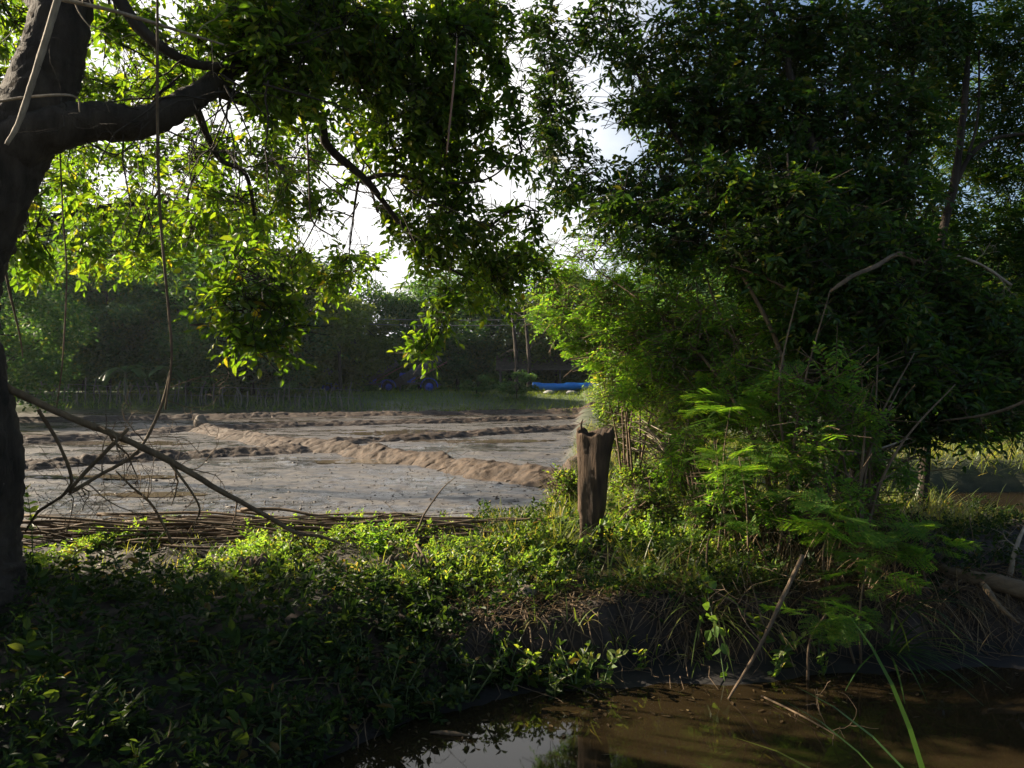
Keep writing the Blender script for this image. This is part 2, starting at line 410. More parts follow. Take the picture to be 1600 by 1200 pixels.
# ------------------------------------------------------------------ terrain
EX = [-60, -8, -4, -2.6, -1.75, -1.25, -.875, -.53, 0, .72, 1.46, 2.28, 3.2, 4.5, 8, 60]
EY = [-1.2, -.4, .8, 1.9, 2.6, 3.05, 3.5, 3.93, 4.22, 4.35, 4.42, 4.55, 4.72, 4.9, 5.2, 6]
def zones(x, y):
    ye = np.interp(x, EX, EY) + fbm(x * 2.2, y * 2.2, 3) * .30 + fbm(x * 9, y * 9, 4) * .09
    s = y - ye
    w = np.interp(x, [-2.5, -1.0, -.2, .8, 1.6, 2.4, 4], [2.0, 1.6, 1.15, .85, .5, .36, .36])
    zb = np.interp(y, [4.2, 5.2, 6], [.36, .42, .47]) + fbm(x * .9, y * .9, 9) * .12
    gentle = .5 * sst(s / w) + .5 * np.clip(s / w, 0, 1)
    steep = .16 * np.clip(s / .34, 0, 1) + .70 * sst((s - .30 - fbm(x * 4, y * 0, 17) * .2) / .26) + .14 * np.clip((s - .5) / .9, 0, 1)
    q = sst((x + .75) / .7); bank = gentle * (1 - q) + steep * q
    xr = 1.25 + (y - 12.8) * .1 + fbm(y * .6, x * 0, 21) * .5
    yb = np.interp(x, [-10, -3, 0, 1.2, 3], [6.9, 6.9, 6.9, 7.4, 8.0])
    fm = sst((y - yb) / 1.3) * sst((xr - x) / .55)
    qx = np.abs(x - 16.2) - 11.4; qy = np.abs(y - 10.2) - 2.1
    sd = np.hypot(np.maximum(qx, 0), np.maximum(qy, 0)) + np.minimum(np.maximum(qx, qy), 0) - .4 + fbm(x * .8, y * .8, 31) * .7
    pool = sst(-sd / .9 + .35)
    far = sst((y - 41 - np.clip(x, -40, 0) * .12) / 10)
    near = sst((1.35 + .6 * sst((x - .3) / .5) - y + fbm(x, y, 41) * .4 + np.clip(-x - .2, 0, 1.6) * -1.2) / .5)
    return s, bank, zb, fm, pool, far, near

def H(x, y, fine=True):
    x = np.asarray(x, float); y = np.asarray(y, float)
    s, bank, zb, fm, pool, far, near = zones(x, y)
    z = -.45 + (zb + .45) * bank
    z = np.where(s < 0, -.45 + .45 * sst(1 + s / .4) * .9, z * 1.0)
    z = np.where(s >= 0, np.maximum(z, -.02 + (zb + .02) * bank), z)
    z = z + bank * (fbm(x * 3.1, y * 3.1, 15) * .12 + fbm(x * 11, y * 11, 16, 3) * .06)
    fz = .15 + fbm(x * .5, y * .5, 51) * .05
    if fine:
        cl = fbm(x * 6.5, y * 7.5, 61, 4); c2 = fbm(x * 1.6, y * 1.9, 66, 3); fz = fz + cl * .032 + np.clip(cl - .14, 0, 1) * .10 + c2 * .03
    z = z * (1 - fm) + fz * fm
    z = z * (1 - pool) - .45 * pool
    z = z + (.95 + fbm(x * .15, y * .15, 71) * .3) * far * np.where(y > 30, 1, 0) * 1.0
    z = np.where(near > 0, np.maximum(z, near * .5 - .2 * (1 - near)), z)
    return z
def hz(x, y): return float(H(np.array([x]), np.array([y]))[0])

us = np.concatenate([np.linspace(-4.5, -.62, 50), np.linspace(-.6, .6, 330), np.linspace(.62, 4.5, 50)])
ys = np.concatenate([np.linspace(-12, 3, 26)[:-1], np.arange(3, 8.6, .035), 8.6 * np.cumprod(np.full(330, 1.0054)), np.geomspace(54, 900, 30)])
UU, YY = np.meshgrid(us, ys); XX = UU * (np.maximum(YY, 3) + 6) * .8
ZZ = H(XX, YY)
nc, nr = len(us), len(ys)
gi = np.arange(nr - 1)[:, None] * nc; gj = np.arange(nc - 1)[None, :]
gQ = np.stack([gi + gj, gi + gj + 1, gi + nc + gj + 1, gi + nc + gj], -1).reshape(-1, 4)
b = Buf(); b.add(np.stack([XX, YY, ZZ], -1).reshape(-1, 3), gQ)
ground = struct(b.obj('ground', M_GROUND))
s_, bank_, zb_, fm_, pool_, far_, near_ = zones(XX, YY)
col = np.zeros((nr * nc, 4), np.float32); col[:, 3] = 1
col[:, 0] = (fm_ * (1 - far_)).ravel()
vg = np.clip(far_ * 1.6, 0, 1) * (YY > 30) + (1 - fm_) * sst((YY - 8.5) / 3) * .45 * (1 - pool_)
col[:, 1] = np.clip(vg, 0, 1).ravel()
ca = ground.data.color_attributes.new('zone', 'FLOAT_COLOR', 'POINT'); ca.data.foreach_set('color', col.ravel())

b = Buf(); gx = np.linspace(-40, 60, 41); gy = np.linspace(-12, 20, 17)
WX, WY = np.meshgrid(gx, gy)
wi = np.arange(16)[:, None] * 41; wj = np.arange(40)[None, :]
b.add(np.stack([WX, WY, WX * 0], -1).reshape(-1, 3), np.stack([wi + wj, wi + wj + 1, wi + 42 + wj, wi + 41 + wj], -1).reshape(-1, 4))
struct(b.obj('canal_water', M_WATER))

# puddles lying in the mud (uneven little sheets)
def puddle(px, py, rx, ry, seed):
    d = 1920 / (py - 600); c = at(px, py, d); n = 40
    a = np.linspace(0, 2 * math.pi, n, endpoint=False)
    r = 1 + fbm(np.cos(a) * 2 + seed, np.sin(a) * 2, seed) * 1.1
    P = np.stack([c[0] + np.cos(a) * r * rx, c[1] + np.sin(a) * r * ry, np.zeros(n)], 1)
    zz = np.median(H(P[:, 0], P[:, 1])) + .007
    P[:, 2] = zz
    b = Buf(); V = np.vstack([P, [c[0], c[1], zz]])
    b.add(V, None, np.stack([np.arange(n), (np.arange(n) + 1) % n, np.full(n, n)], 1))
    struct(b.obj('puddle', M_PUDDLE))
puddle(590, 806, .55, .22, 3); puddle(230, 772, .9, .25, 8); puddle(560, 722, 1.1, .5, 12); puddle(150, 745, 1.3, .35, 17)
puddle(620, 676, 3.2, 1.3, 5); puddle(760, 690, 2.0, .8, 6); puddle(560, 648, 5, 1.4, 7); puddle(180, 692, 2.4, 1.0, 9)

# clods and bits of root scattered over the mud
b = Buf(); n = 9000; X = rng.uniform(-12, 3, n); Y = 8.8 + 24 * rng.uniform(0, 1, n) ** 1.8; kk = zones(X, Y)[3] > .8; X, Y = X[kk], Y[kk]; n = len(X)
oc = np.array([[1, 0, 0], [0, 1, 0], [-1, 0, 0], [0, -1, 0], [0, 0, 1], [0, 0, -1.]]); sz = rng.uniform(.005, .017, n) * (1 + 1.4 * (rng.random(n) > .97))
V = oc[None] * rng.uniform(.6, 1.3, (n, 6, 1)) * (sz[:, None] * np.stack([rng.uniform(.8, 2.2, n), np.ones(n), rng.uniform(.4, .9, n)], 1))[:, None, :] + np.stack([X, Y, H(X, Y)], 1)[:, None, :] + rng.normal(size=(n, 6, 3)) * sz[:, None, None] * .25
k6 = np.arange(n)[:, None] * 6
b.add(V.reshape(-1, 3), None, np.vstack([k6 + np.array(t) for t in ((0, 1, 4), (1, 2, 4), (2, 3, 4), (3, 0, 4), (1, 0, 5), (2, 1, 5), (3, 2, 5), (0, 3, 5))]))
tag(b.obj('mud_clods', bark_mat('clod_earth', (.016, .012, .009), (.075, .058, .044), 9, .6, .6, (1, 1, 1))), 'small clods and bits of root scattered over the wet mud', 'clods', kind='stuff')
# field bunds: clodded ridges of dug earth
def bund(pts, h, w, seed, name='earth_bund'):
    P = smooth_path([(x, y, 0) for x, y in pts], 40)[:, :2]
    L = np.concatenate([[0], np.cumsum(np.linalg.norm(np.diff(P, axis=0), axis=1))])
    step = .035 if P[:, 1].mean() < 21 else .08
    m = int(L[-1] / step); t = np.linspace(0, L[-1], m)
    P = np.stack([np.interp(t, L, P[:, 0]) + fbm(t * .9, t * 0, seed + 31) * .35, np.interp(t, L, P[:, 1]) + fbm(t * .9, t * 0 + 5, seed + 32) * .35], 1)
    T = nrm(np.gradient(P, axis=0)); Nn = np.stack([-T[:, 1], T[:, 0]], 1)
    k = 34; u = np.linspace(-1, 1, k)
    ww = w * 1.35 * (1 + fbm(t * 1.1, t * 0, seed)[:, None] * .9)
    X = P[:, 0:1] + Nn[:, 0:1] * u * ww; Y = P[:, 1:2] + Nn[:, 1:2] * u * ww
    prof = (1 - np.abs(u) ** 1.25) ** 1.25
    hh = h * (1 + fbm(t * 1.3, t * 0 + 9, seed + 2) * .7)[:, None]
    end = sst(np.minimum(t, L[-1] - t) / .5)[:, None]
    cl = fbm(X * 9, Y * 9, seed + 4, 4) * .55 + fbm(X * 3.1, Y * 3.1, seed + 14, 3) * .45 + (.12 - np.abs(fbm(X * 6, Y * 6, seed + 24, 2))) * .5
    Z = H(X, Y, False) - .05 + (hh * prof + (.03 + cl * .16) * np.clip(prof * 2.2, 0, 1)) * end
    X = X + fbm(X * 8, Y * 8, seed + 7) * .09; Y = Y + fbm(X * 8 + 40, Y * 8, seed + 8) * .09
    i = np.arange(m - 1)[:, None] * k; j = np.arange(k - 1)[None, :]
    b = Buf(); b.add(np.stack([X, Y, Z], -1).reshape(-1, 3), np.stack([i + j, i + j + 1, i + k + j + 1, i + k + j], -1).reshape(-1, 4))
    return struct(b.obj(name, M_BUND))
bund([(1.4, 11.6), (.81, 12.25), (-.22, 13.4), (-1.33, 14.8), (-2.8, 16.9), (-4.3, 18.5), (-5.9, 20.2), (-7.8, 22.4), (-10.6, 26.2)], .25, .48, 101)
bund([(-14, 10.6), (-9.3, 14.5), (-7.3, 16.4), (-4.7, 18.7)], .19, .42, 120)
bund([(-5.0, 19.6), (-4.1, 21), (-1.9, 23.0), (2.6, 28)], .19, .42, 140)
bund([(-20, 18), (-13, 21.2), (-10.7, 26.7), (-4.1, 31.2), (3.4, 35.6)], .18, .42, 160)
bund([(-24, 30), (-14, 36), (-5, 40), (5, 43)], .22, .6, 180)

# ------------------------------------------------------------------ large tree at the left
def build_tree(name, label, cat, base, trunk, limbs, blobs, mats, leafkw, frond=False, twigs=True, group=None, dens=1., taper_r=.014, bare=()):
    """trunk/limbs: lists of (pts(with radius column), n); blobs: (centre, radii, sprays)"""
    root = thing(name, label, cat, base, group)
    b = Buf(); tp = smooth_path(trunk, 8); tp = smooth_path(trunk, 22); tube(b, tp[:, :3], tp[:, 3], 40, .07, 3); b.obj('trunk', mats[0], root)
    skel = [tp[len(tp) // 3:, :3]]
    for L in limbs:
        q = smooth_path(L, 8); b = Buf(); tube(b, q[:, :3], q[:, 3], 12, .10, 5)
        b.obj('limb', mats[0], root); skel.append(q[:, :3])
    skel = np.vstack(skel); tw = Buf(); lf = Buf()
    for (c, r, n) in sorted(blobs, key=lambda q: np.min(np.linalg.norm(skel - q[0], axis=1))):
        c = np.asarray(c, float)
        dd = np.linalg.norm(skel - c, axis=1) + np.maximum(0, c[2] - skel[:, 2]) * 0.1
        s = skel[np.argmin(dd)]; L = np.linalg.norm(c - s)
        if L > .15:
            mid = (s + c) / 2 + rng.normal(size=3) * L * .10; mid[2] += .10 * L
            q = smooth_path([s, mid, c], 6); rr = np.clip(taper_r * (L + .3), .006, .035)
            tube(tw, q, np.linspace(rr, rr * .45, len(q)), 6, .1, 2, cap=False); skel = np.vstack([skel, q[2:]])
        n = max(2, int(n * dens)); O, loc = blob_points(c, r, n)
        # a few forks inside the clump so that sprays hang from wood
        for _ in range(max(2, n // 7)):
            e = O[rng.integers(0, n)]; q = smooth_path([c, (c + e) / 2 + rng.normal(size=3) * .05, e], 4)
            tube(tw, q, np.linspace(.007, .003, len(q)), 4, cap=False)
        D = nrm(loc * .8 + rng.normal(size=(n, 3)) * .5 + np.array([0, 0, -.28]))
        if frond: fronds(lf, O - D * .08, D, **leafkw)
        else: sprays(lf, O - D * .15, D, twig=tw, **leafkw)
    for px_, py_, d_ in bare:
        out = []; grow(out, at(px_, py_, d_), np.array([rng.normal() * .8, rng.normal() * .3 - .1, rng.normal() * .5 - .35]), rng.uniform(.5, 1.1), .008, 2, .2, 3)
        for p_, r_ in out: tube(tw, p_, np.maximum(r_, .0014), 4, cap=False)
    tw.obj('branches', mats[1], root)
    lf.obj('crown', mats[2], root, smooth=False)
    return root

def B(px, py, d, rx, ry, n, rd=None):
    k = d / F
    return (at(px, py, d), (rx * k, (rd if rd else (rx + ry) * .5 * k), ry * k), n)

def TP(px, py, d, r): return np.append(at(px, py, d), r)

trunk = [TP(-40, 990, 4.5, .30), TP(-40, 860, 4.6, .24), TP(-36, 700, 4.6, .225), TP(-72, 480, 4.7, .225), TP(-12, 290, 4.8, .225), TP(62, 150, 5.0, .20), TP(100, 0, 5.2, .17), TP(120, -200, 5.6, .13), TP(200, -420, 6.2, .08)]
limbs = [
    [TP(10, 240, 4.8, .17), TP(70, 205, 4.85, .14), TP(150, 191, 5.0, .125), TP(225, 190, 5.1, .105), TP(290, 160, 5.3, .09), TP(335, 130, 5.5, .08), TP(400, 80, 5.8, .06), TP(500, 20, 6.2, .045), TP(640, -60, 6.6, .03)],
    [TP(330, 138, 5.5, .05), TP(410, 165, 5.9, .042), TP(495, 182, 6.2, .038), TP(512, 228, 6.3, .036), TP(575, 285, 6.5, .03), TP(622, 345, 6.7, .02), TP(672, 400, 6.9, .014), TP(740, 440, 7.1, .008)],
    [TP(305, 165, 5.35, .03), TP(325, 215, 5.6, .024), TP(345, 250, 5.8, .02), TP(385, 275, 6.0, .016), TP(400, 360, 6.2, .012), TP(405, 450, 6.3, .008)],
    [TP(150, -60, 5.3, .05), TP(215, 40, 5.2, .04), TP(290, 95, 5.3, .034), TP(360, 105, 5.5, .028), TP(440, 110, 5.9, .02)],
    [TP(570, 280, 6.5, .02), TP(610, 273, 6.5, .017), TP(680, 285, 6.6, .012), TP(760, 280, 6.4, .008), TP(815, 235, 6.2, .005)],
    [TP(20, 320, 4.8, .09), TP(-150, 330, 5.2, .07), TP(-330, 420, 5.8, .05), TP(-420, 560, 6.2, .03)],
    [TP(90, 60, 5.1, .06), TP(0, -60, 5.6, .05), TP(-150, -150, 6.2, .03)],
]
lb = [  # dense dark roof of leaves over the field
    B(420, 60, 5.6, 75, 70, 50), B(520, 40, 6.0, 80, 65, 52), B(620, 60, 6.2, 75, 65, 46), B(705, 50, 6.4, 60, 60, 34), B(560, 130, 6.3, 85, 55, 44),
    B(655, 160, 6.5, 75, 55, 36), B(725, 130, 6.7, 45, 55, 20), B(455, 140, 5.8, 65, 55, 34), B(370, 20, 6.2, 70, 60, 36), B(760, 20, 6.6, 40, 28, 10),
    B(400, -90, 5.8, 110, 80, 34), B(600, -110, 6.4, 120, 80, 34), B(240, -100, 6.0, 100, 70, 24), B(60, -130, 6.0, 110, 80, 22), B(760, -70, 6.6, 60, 40, 8), B(500, -240, 6.5, 160, 110, 34), B(250, -260, 6.5, 160, 110, 30),
    # centre
    B(620, 235, 6.6, 60, 32, 20), B(700, 225, 6.7, 55, 50, 24), B(650, 290, 6.7, 45, 25, 12), B(730, 290, 6.9, 40, 28, 10), B(690, 345, 6.9, 75, 38, 24), B(770, 350, 7.2, 55, 30, 12), B(680, 390, 7.0, 60, 28, 12),
    B(740, 400, 7.3, 60, 35, 14), B(815, 400, 7.4, 50, 40, 14), B(775, 440, 7.4, 55, 38, 12), B(815, 225, 6.2, 18, 55, 5), B(840, 330, 6.8, 30, 30, 4), B(790, 110, 6.4, 22, 16, 2),
    # backlit middle left
    B(190, 70, 5.70, 45, 45, 5.5), B(250, 110, 5.90, 45, 35, 5.5), B(310, 60, 5.50, 45, 50, 7), B(25, 110, 5.30, 45, 60, 5), B(15, 30, 5.50, 50, 40, 6), B(215, 140, 6.30, 55, 25, 5),
    B(90, 285, 6.30, 60, 42, 6.5), B(160, 330, 6.70, 65, 48, 8), B(240, 290, 6.90, 60, 42, 6), B(310, 260, 6.30, 60, 55, 10), B(370, 320, 6.10, 65, 60, 13), B(450, 280, 7.70, 48, 55, 10), B(500, 330, 7.80, 45, 45, 8),
    B(470, 390, 7.80, 62, 42, 11), B(545, 400, 8.00, 45, 32, 5), B(520, 440, 8.10, 45, 28, 4), B(300, 370, 6.50, 70, 45, 10), B(210, 390, 6.90, 65, 30, 6), B(60, 375, 5.50, 70, 35, 7.5), B(130, 400, 6.70, 60, 25, 4.5), B(20, 320, 5.90, 40, 45, 4.5),
    # hanging boughs
    B(385, 420, 5.60, 55, 45, 9), B(395, 480, 5.50, 68, 45, 13), B(360, 520, 5.50, 36, 24, 4.5), B(410, 545, 5.50, 34, 24, 5), B(455, 510, 5.60, 30, 22, 3.5), B(430, 450, 5.60, 45, 30, 5),
    B(690, 470, 7.00, 45, 30, 5), B(685, 515, 7.00, 40, 30, 6), B(655, 552, 7.00, 20, 22, 2.5), B(720, 460, 7.10, 45, 25, 4),
    B(775, 90, 6.6, 30, 40, 5), B(805, 160, 6.4, 25, 22, 3), B(590, 330, 6.9, 32, 22, 4), B(560, 285, 7.5, 30, 20, 3), B(770, 240, 6.8, 30, 25, 4), B(750, 175, 6.6, 30, 25, 5),
    B(120, 120, 8.5, 50, 40, 16), B(190, 40, 8.5, 60, 40, 20), B(260, 90, 8.6, 50, 40, 18), B(200, 150, 8.8, 60, 22, 14), B(330, 220, 8.5, 50, 30, 14), B(420, 250, 8.4, 50, 40, 18), B(130, 230, 9, 70, 22, 16), B(250, 240, 9, 60, 25, 16), B(40, 60, 8.4, 40, 50, 14), B(590, 210, 7.4, 50, 25, 10), B(560, 420, 8.6, 45, 30, 8), B(480, 450, 8.6, 50, 28, 8), B(745, 20, 7.0, 45, 30, 9), B(800, 60, 7.0, 25, 18, 2),
    # unseen low boughs left of the trunk, added to shade the near bank
    B(-260, 560, 5.8, 130, 90, 60), B(-330, 700, 6.0, 130, 90, 55), B(-200, 640, 5.4, 90, 90, 44), B(-180, 760, 5.2, 80, 80, 40), B(-300, 840, 5.4, 110, 70, 40), ] + [(np.array([x_, y_, z_]), (1.5, 1.5, .8), 42) for x_, y_, z_ in ((-4.6, 8.6, 6.6), (-3.0, 9.2, 7.0), (-1.4, 9.0, 7.2), (-5.8, 9.6, 7.2), (-3.8, 10.4, 7.8), (-2.0, 10.6, 8.2), (-.2, 8.6, 7.6), (-3.2, 2.6, 5.6), (-1.2, 3.2, 6.0), (.8, 2.8, 6.4), (-3.6, .4, 5.4), (-1.6, .6, 5.6), (.6, .2, 6.0), (-2.6, -2, 5.4), (-.2, -2.2, 5.6), (2.2, 1.0, 6.6), (-5.2, 2.4, 5.0), (-5.4, -.2, 4.6), (2.0, -2, 6.2))] + [(np.array([x_, y_, z_]), (.6, .6, .45), 24) for x_, y_, z_ in ((-4.4, 4.0, 1.1), (-4.6, 3.6, .6), (-4.9, 4.4, .9), (-5.3, 5.4, 1.5), (-4.8, 4.6, 1.7), (-4.9, 5.2, 2.0), (-4.9, 5.8, 2.4), (-5.4, 5.0, 2.5), (-4.2, 3.4, 1.1), (-4.6, 3.2, 1.6), (-5.2, 3.8, 2.1), (-5.5, 4.5, 2.9), (-4.4, 2.6, 1.4), (-5.0, 2.6, 2.0), (-5.4, 3.2, 2.7))]  # clumps above and behind the camera are unseen, added to block sun and sky
build_tree('mango_tree', 'big dark tree at the left edge with heavy sideways limb and backlit hanging boughs', 'tree', at(-40, 960, 4.5), trunk, limbs, lb,
           (M_BARK, M_BARK, M_TREE), dict(ln=.32, k=10, L=.10, W=.048), dens=2.8, bare=[(330 + rng.normal() * 45, 125 + rng.normal() * 30, 5.3 + rng.normal() * .15) for _ in range(16)] + [(rng.uniform(20, 260), 195, 5.0) for _ in range(6)] + [(rng.uniform(480, 640), rng.uniform(200, 330), 6.4) for _ in range(6)])

bx, by = -9.7, 13.8
build_tree('field_tree', 'leafy backlit tree at the left side of the field, half hidden behind the leaning trunk', 'tree', (bx, by, hz(bx, by)),
    [(bx, by, hz(bx, by) - .2, .22), (bx + .1, by, 2.0, .19), (bx - .1, by + .1, 4.0, .15), (bx + .3, by, 6.5, .08)],
    [[(bx, by, 3.4, .08), (bx + 1.4, by - .2, 4.6, .06), (bx + 3.2, by, 5.0, .04), (bx + 5.4, by - .1, 4.9, .02)], [(bx, by, 4.4, .07), (bx + 1.2, by + .2, 5.8, .05), (bx + 3.0, by, 6.9, .03), (bx + 4.6, by, 7.2, .015)]],
    [B(60, 300, 13.70, 60, 50, 30.8), B(150, 260, 14.00, 60, 45, 30.8), B(240, 340, 13.70, 70, 45, 35.2), B(330, 330, 13.40, 60, 45, 30.8), B(420, 340, 13.20, 60, 60, 39.6), B(90, 120, 13.20, 50, 60, 22), B(210, 100, 13.20, 70, 60, 30.8), B(300, 130, 13.20, 50, 40, 22), B(20, 220, 13.20, 40, 50, 22), B(470, 230, 12.80, 50, 40, 26.4), B(180, 400, 14.00, 90, 30, 30.8), B(30, 410, 13.70, 60, 25, 17.6)], (M_BARK, M_BARK, M_TREE), dict(ln=.34, k=10, L=.12, W=.058), dens=2.6)

# ------------------------------------------------------------------ feathery shrub tree beside the post, dark trees to the right
def stems_tree(name, label, base_pts, stems, blobs, mat, leafkw,  frond=True, stem_mat=None, base=None, dens=1.):
    root = thing(name, label, 'tree', base)
    skel = []
    for S in stems:
        q = smooth_path(S, 7); b = Buf(); tube(b, q[:, :3], q[:, 3], 8, .12, 4); b.obj('stem', stem_mat or M_STEM, root); skel.append(q[3:, :3])
    skel = np.vstack(skel); tw = Buf(); lf = Buf()
    for (c, r, n) in sorted(blobs, key=lambda q: np.min(np.linalg.norm(skel - q[0], axis=1))):
        c = np.asarray(c, float); s = skel[np.argmin(np.linalg.norm(skel - c, axis=1))]; L = np.linalg.norm(c - s)
        if L > .15:
            mid = (s + c) / 2 + rng.normal(size=3) * L * .1; mid[2] += .08 * L
            q = smooth_path([s, mid, c], 6); rr = np.clip(.009 * (L + .4), .005, .02)
            tube(tw, q, np.linspace(rr, rr * .4, len(q)), 5, .1, 2, cap=False); skel = np.vstack([skel, q[2:]])
        n = max(2, int(n * dens)); O, loc = blob_points(c, r, n, sig=.38)
        for _ in range(max(2, n // 10)):
            e = O[rng.integers(0, n)]; q = smooth_path([c, (c + e) / 2 + rng.normal(size=3) * .06, e], 4)
            tube(tw, q, np.linspace(.005, .002, len(q)), 4, cap=False)
        D = nrm(loc * np.array([.6, .6, .3]) + rng.normal(size=(n, 3)) * np.array([.7, .7, .4]) + np.array([0, 0, -.12]))
        if frond == 'mixed':
            h_ = int(n * .28); fronds(lf, O[:h_] - D[:h_] * .08, D[:h_], **leafkw); sprays(lf, O[h_:] - D[h_:] * .12, D[h_:], twig=tw, ln=.24, k=12, L=.062, W=.024, droop=.1, spread=1.0, jit=.18)
        elif frond: fronds(lf, O - D * .08, D, **leafkw)
        else: sprays(lf, O - D * .12, D, twig=tw, **leafkw)
    tw.obj('branches', stem_mat or M_STEM, root); lf.obj('crown', mat, root, smooth=False)
    return root

FINE = dict(ln=.17, pairs=5, plen=.075, leaflets=5, fine=True, lw=.36)
COARSE = dict(ln=.24, pairs=5, plen=.095, fine=False, pw=.022)

# lit feathery tree (middle of the picture)
st = [[TP(1245, 865, 5.9, .028), TP(1228, 700, 6.0, .024), TP(1222, 560, 6.2, .02), TP(1160, 430, 6.5, .015), TP(1100, 330, 6.8, .01)],
      [TP(1225, 860, 5.8, .024), TP(1190, 720, 6.0, .02), TP(1130, 600, 6.4, .016), TP(1040, 500, 7.0, .011), TP(930, 420, 7.6, .006)],
      [TP(1262, 860, 6.0, .026), TP(1275, 700, 6.2, .022), TP(1262, 540, 6.5, .018), TP(1240, 380, 6.8, .013), TP(1230, 240, 7.1, .008)],
      [TP(1235, 868, 5.95, .018), TP(1170, 760, 6.3, .014), TP(1080, 690, 6.9, .010), TP(980, 620, 7.6, .006)],
      [TP(1280, 850, 6.2, .022), TP(1310, 690, 6.3, .018), TP(1330, 560, 6.5, .014), TP(1350, 400, 6.8, .01)],
      [TP(1210, 850, 6.1, .016), TP(1205, 660, 6.3, .013), TP(1120, 480, 6.7, .01), TP(1085, 360, 7.0, .006)]]
for k_ in range(11):
    x0 = 1215 + rng.uniform(0, 170); lean = rng.normal() * 45; d0 = rng.uniform(5.35, 5.8); tp_ = rng.uniform(430, 640)
    st.append([TP(x0, 870, d0, .012), TP(x0 + lean * .3, 760, d0 + .05, .0105), TP(x0 + lean * .7 + rng.normal() * 8, (tp_ + 760) / 2, d0 + .15, .009), TP(x0 + lean * 1.5, tp_, d0 + .35, .004)])
lit = [B(1260, 700, 5.6, 50, 45, 26), B(1340, 650, 5.7, 50, 45, 26), B(1295, 590, 5.8, 50, 45, 24), B(1390, 735, 5.8, 45, 40, 20), B(1220, 620, 5.8, 45, 45, 22), B(1310, 770, 5.5, 50, 30, 18), B(885, 490, 8.2, 55, 40, 70), B(950, 470, 7.8, 60, 45, 95), B(930, 545, 8.2, 45, 30, 60), B(980, 545, 7.5, 60, 45, 110), B(1045, 490, 7.2, 60, 50, 110), B(1050, 570, 7, 65, 45, 120), B(1110, 530, 6.8, 60, 60, 120), B(1000, 610, 7.4, 50, 25, 45), B(1110, 620, 6.6, 65, 32, 70), B(870, 430, 8, 40, 35, 18), B(1180, 600, 6.4, 55, 70, 110), B(910, 390, 7.8, 50, 45, 31.5), B(970, 370, 7.5, 55, 55, 42.75), B(1040, 400, 7.2, 60, 50, 45), B(1150, 420, 6.8, 65, 60, 54), B(1230, 480, 6.7, 65, 60, 115), B(1230, 360, 6.9, 60, 60, 45), B(1290, 430, 6.8, 60, 60, 45), B(1290, 560, 6.5, 60, 60, 95), B(1230, 660, 6.2, 45, 50, 30), B(1340, 480, 6.9, 55, 60, 90), B(1190, 690, 6, 45, 40, 30), B(1260, 740, 6, 55, 40, 35), B(1150, 760, 5.9, 45, 35, 25), B(1330, 700, 6.2, 45, 40, 30), B(1230, 800, 5.6, 50, 35, 23), B(1350, 790, 6, 50, 35, 23), B(1300, 640, 6.3, 60, 50, 42), B(1090, 700, 6.4, 45, 35, 25), ]
stems_tree('feathery_tree', 'bushy many-stemmed feathery tree rising right of the post, its left side sunlit', None, st, lit, M_FEATHER, FINE, 'mixed', None, at(1240, 862, 5.95), 1.9)

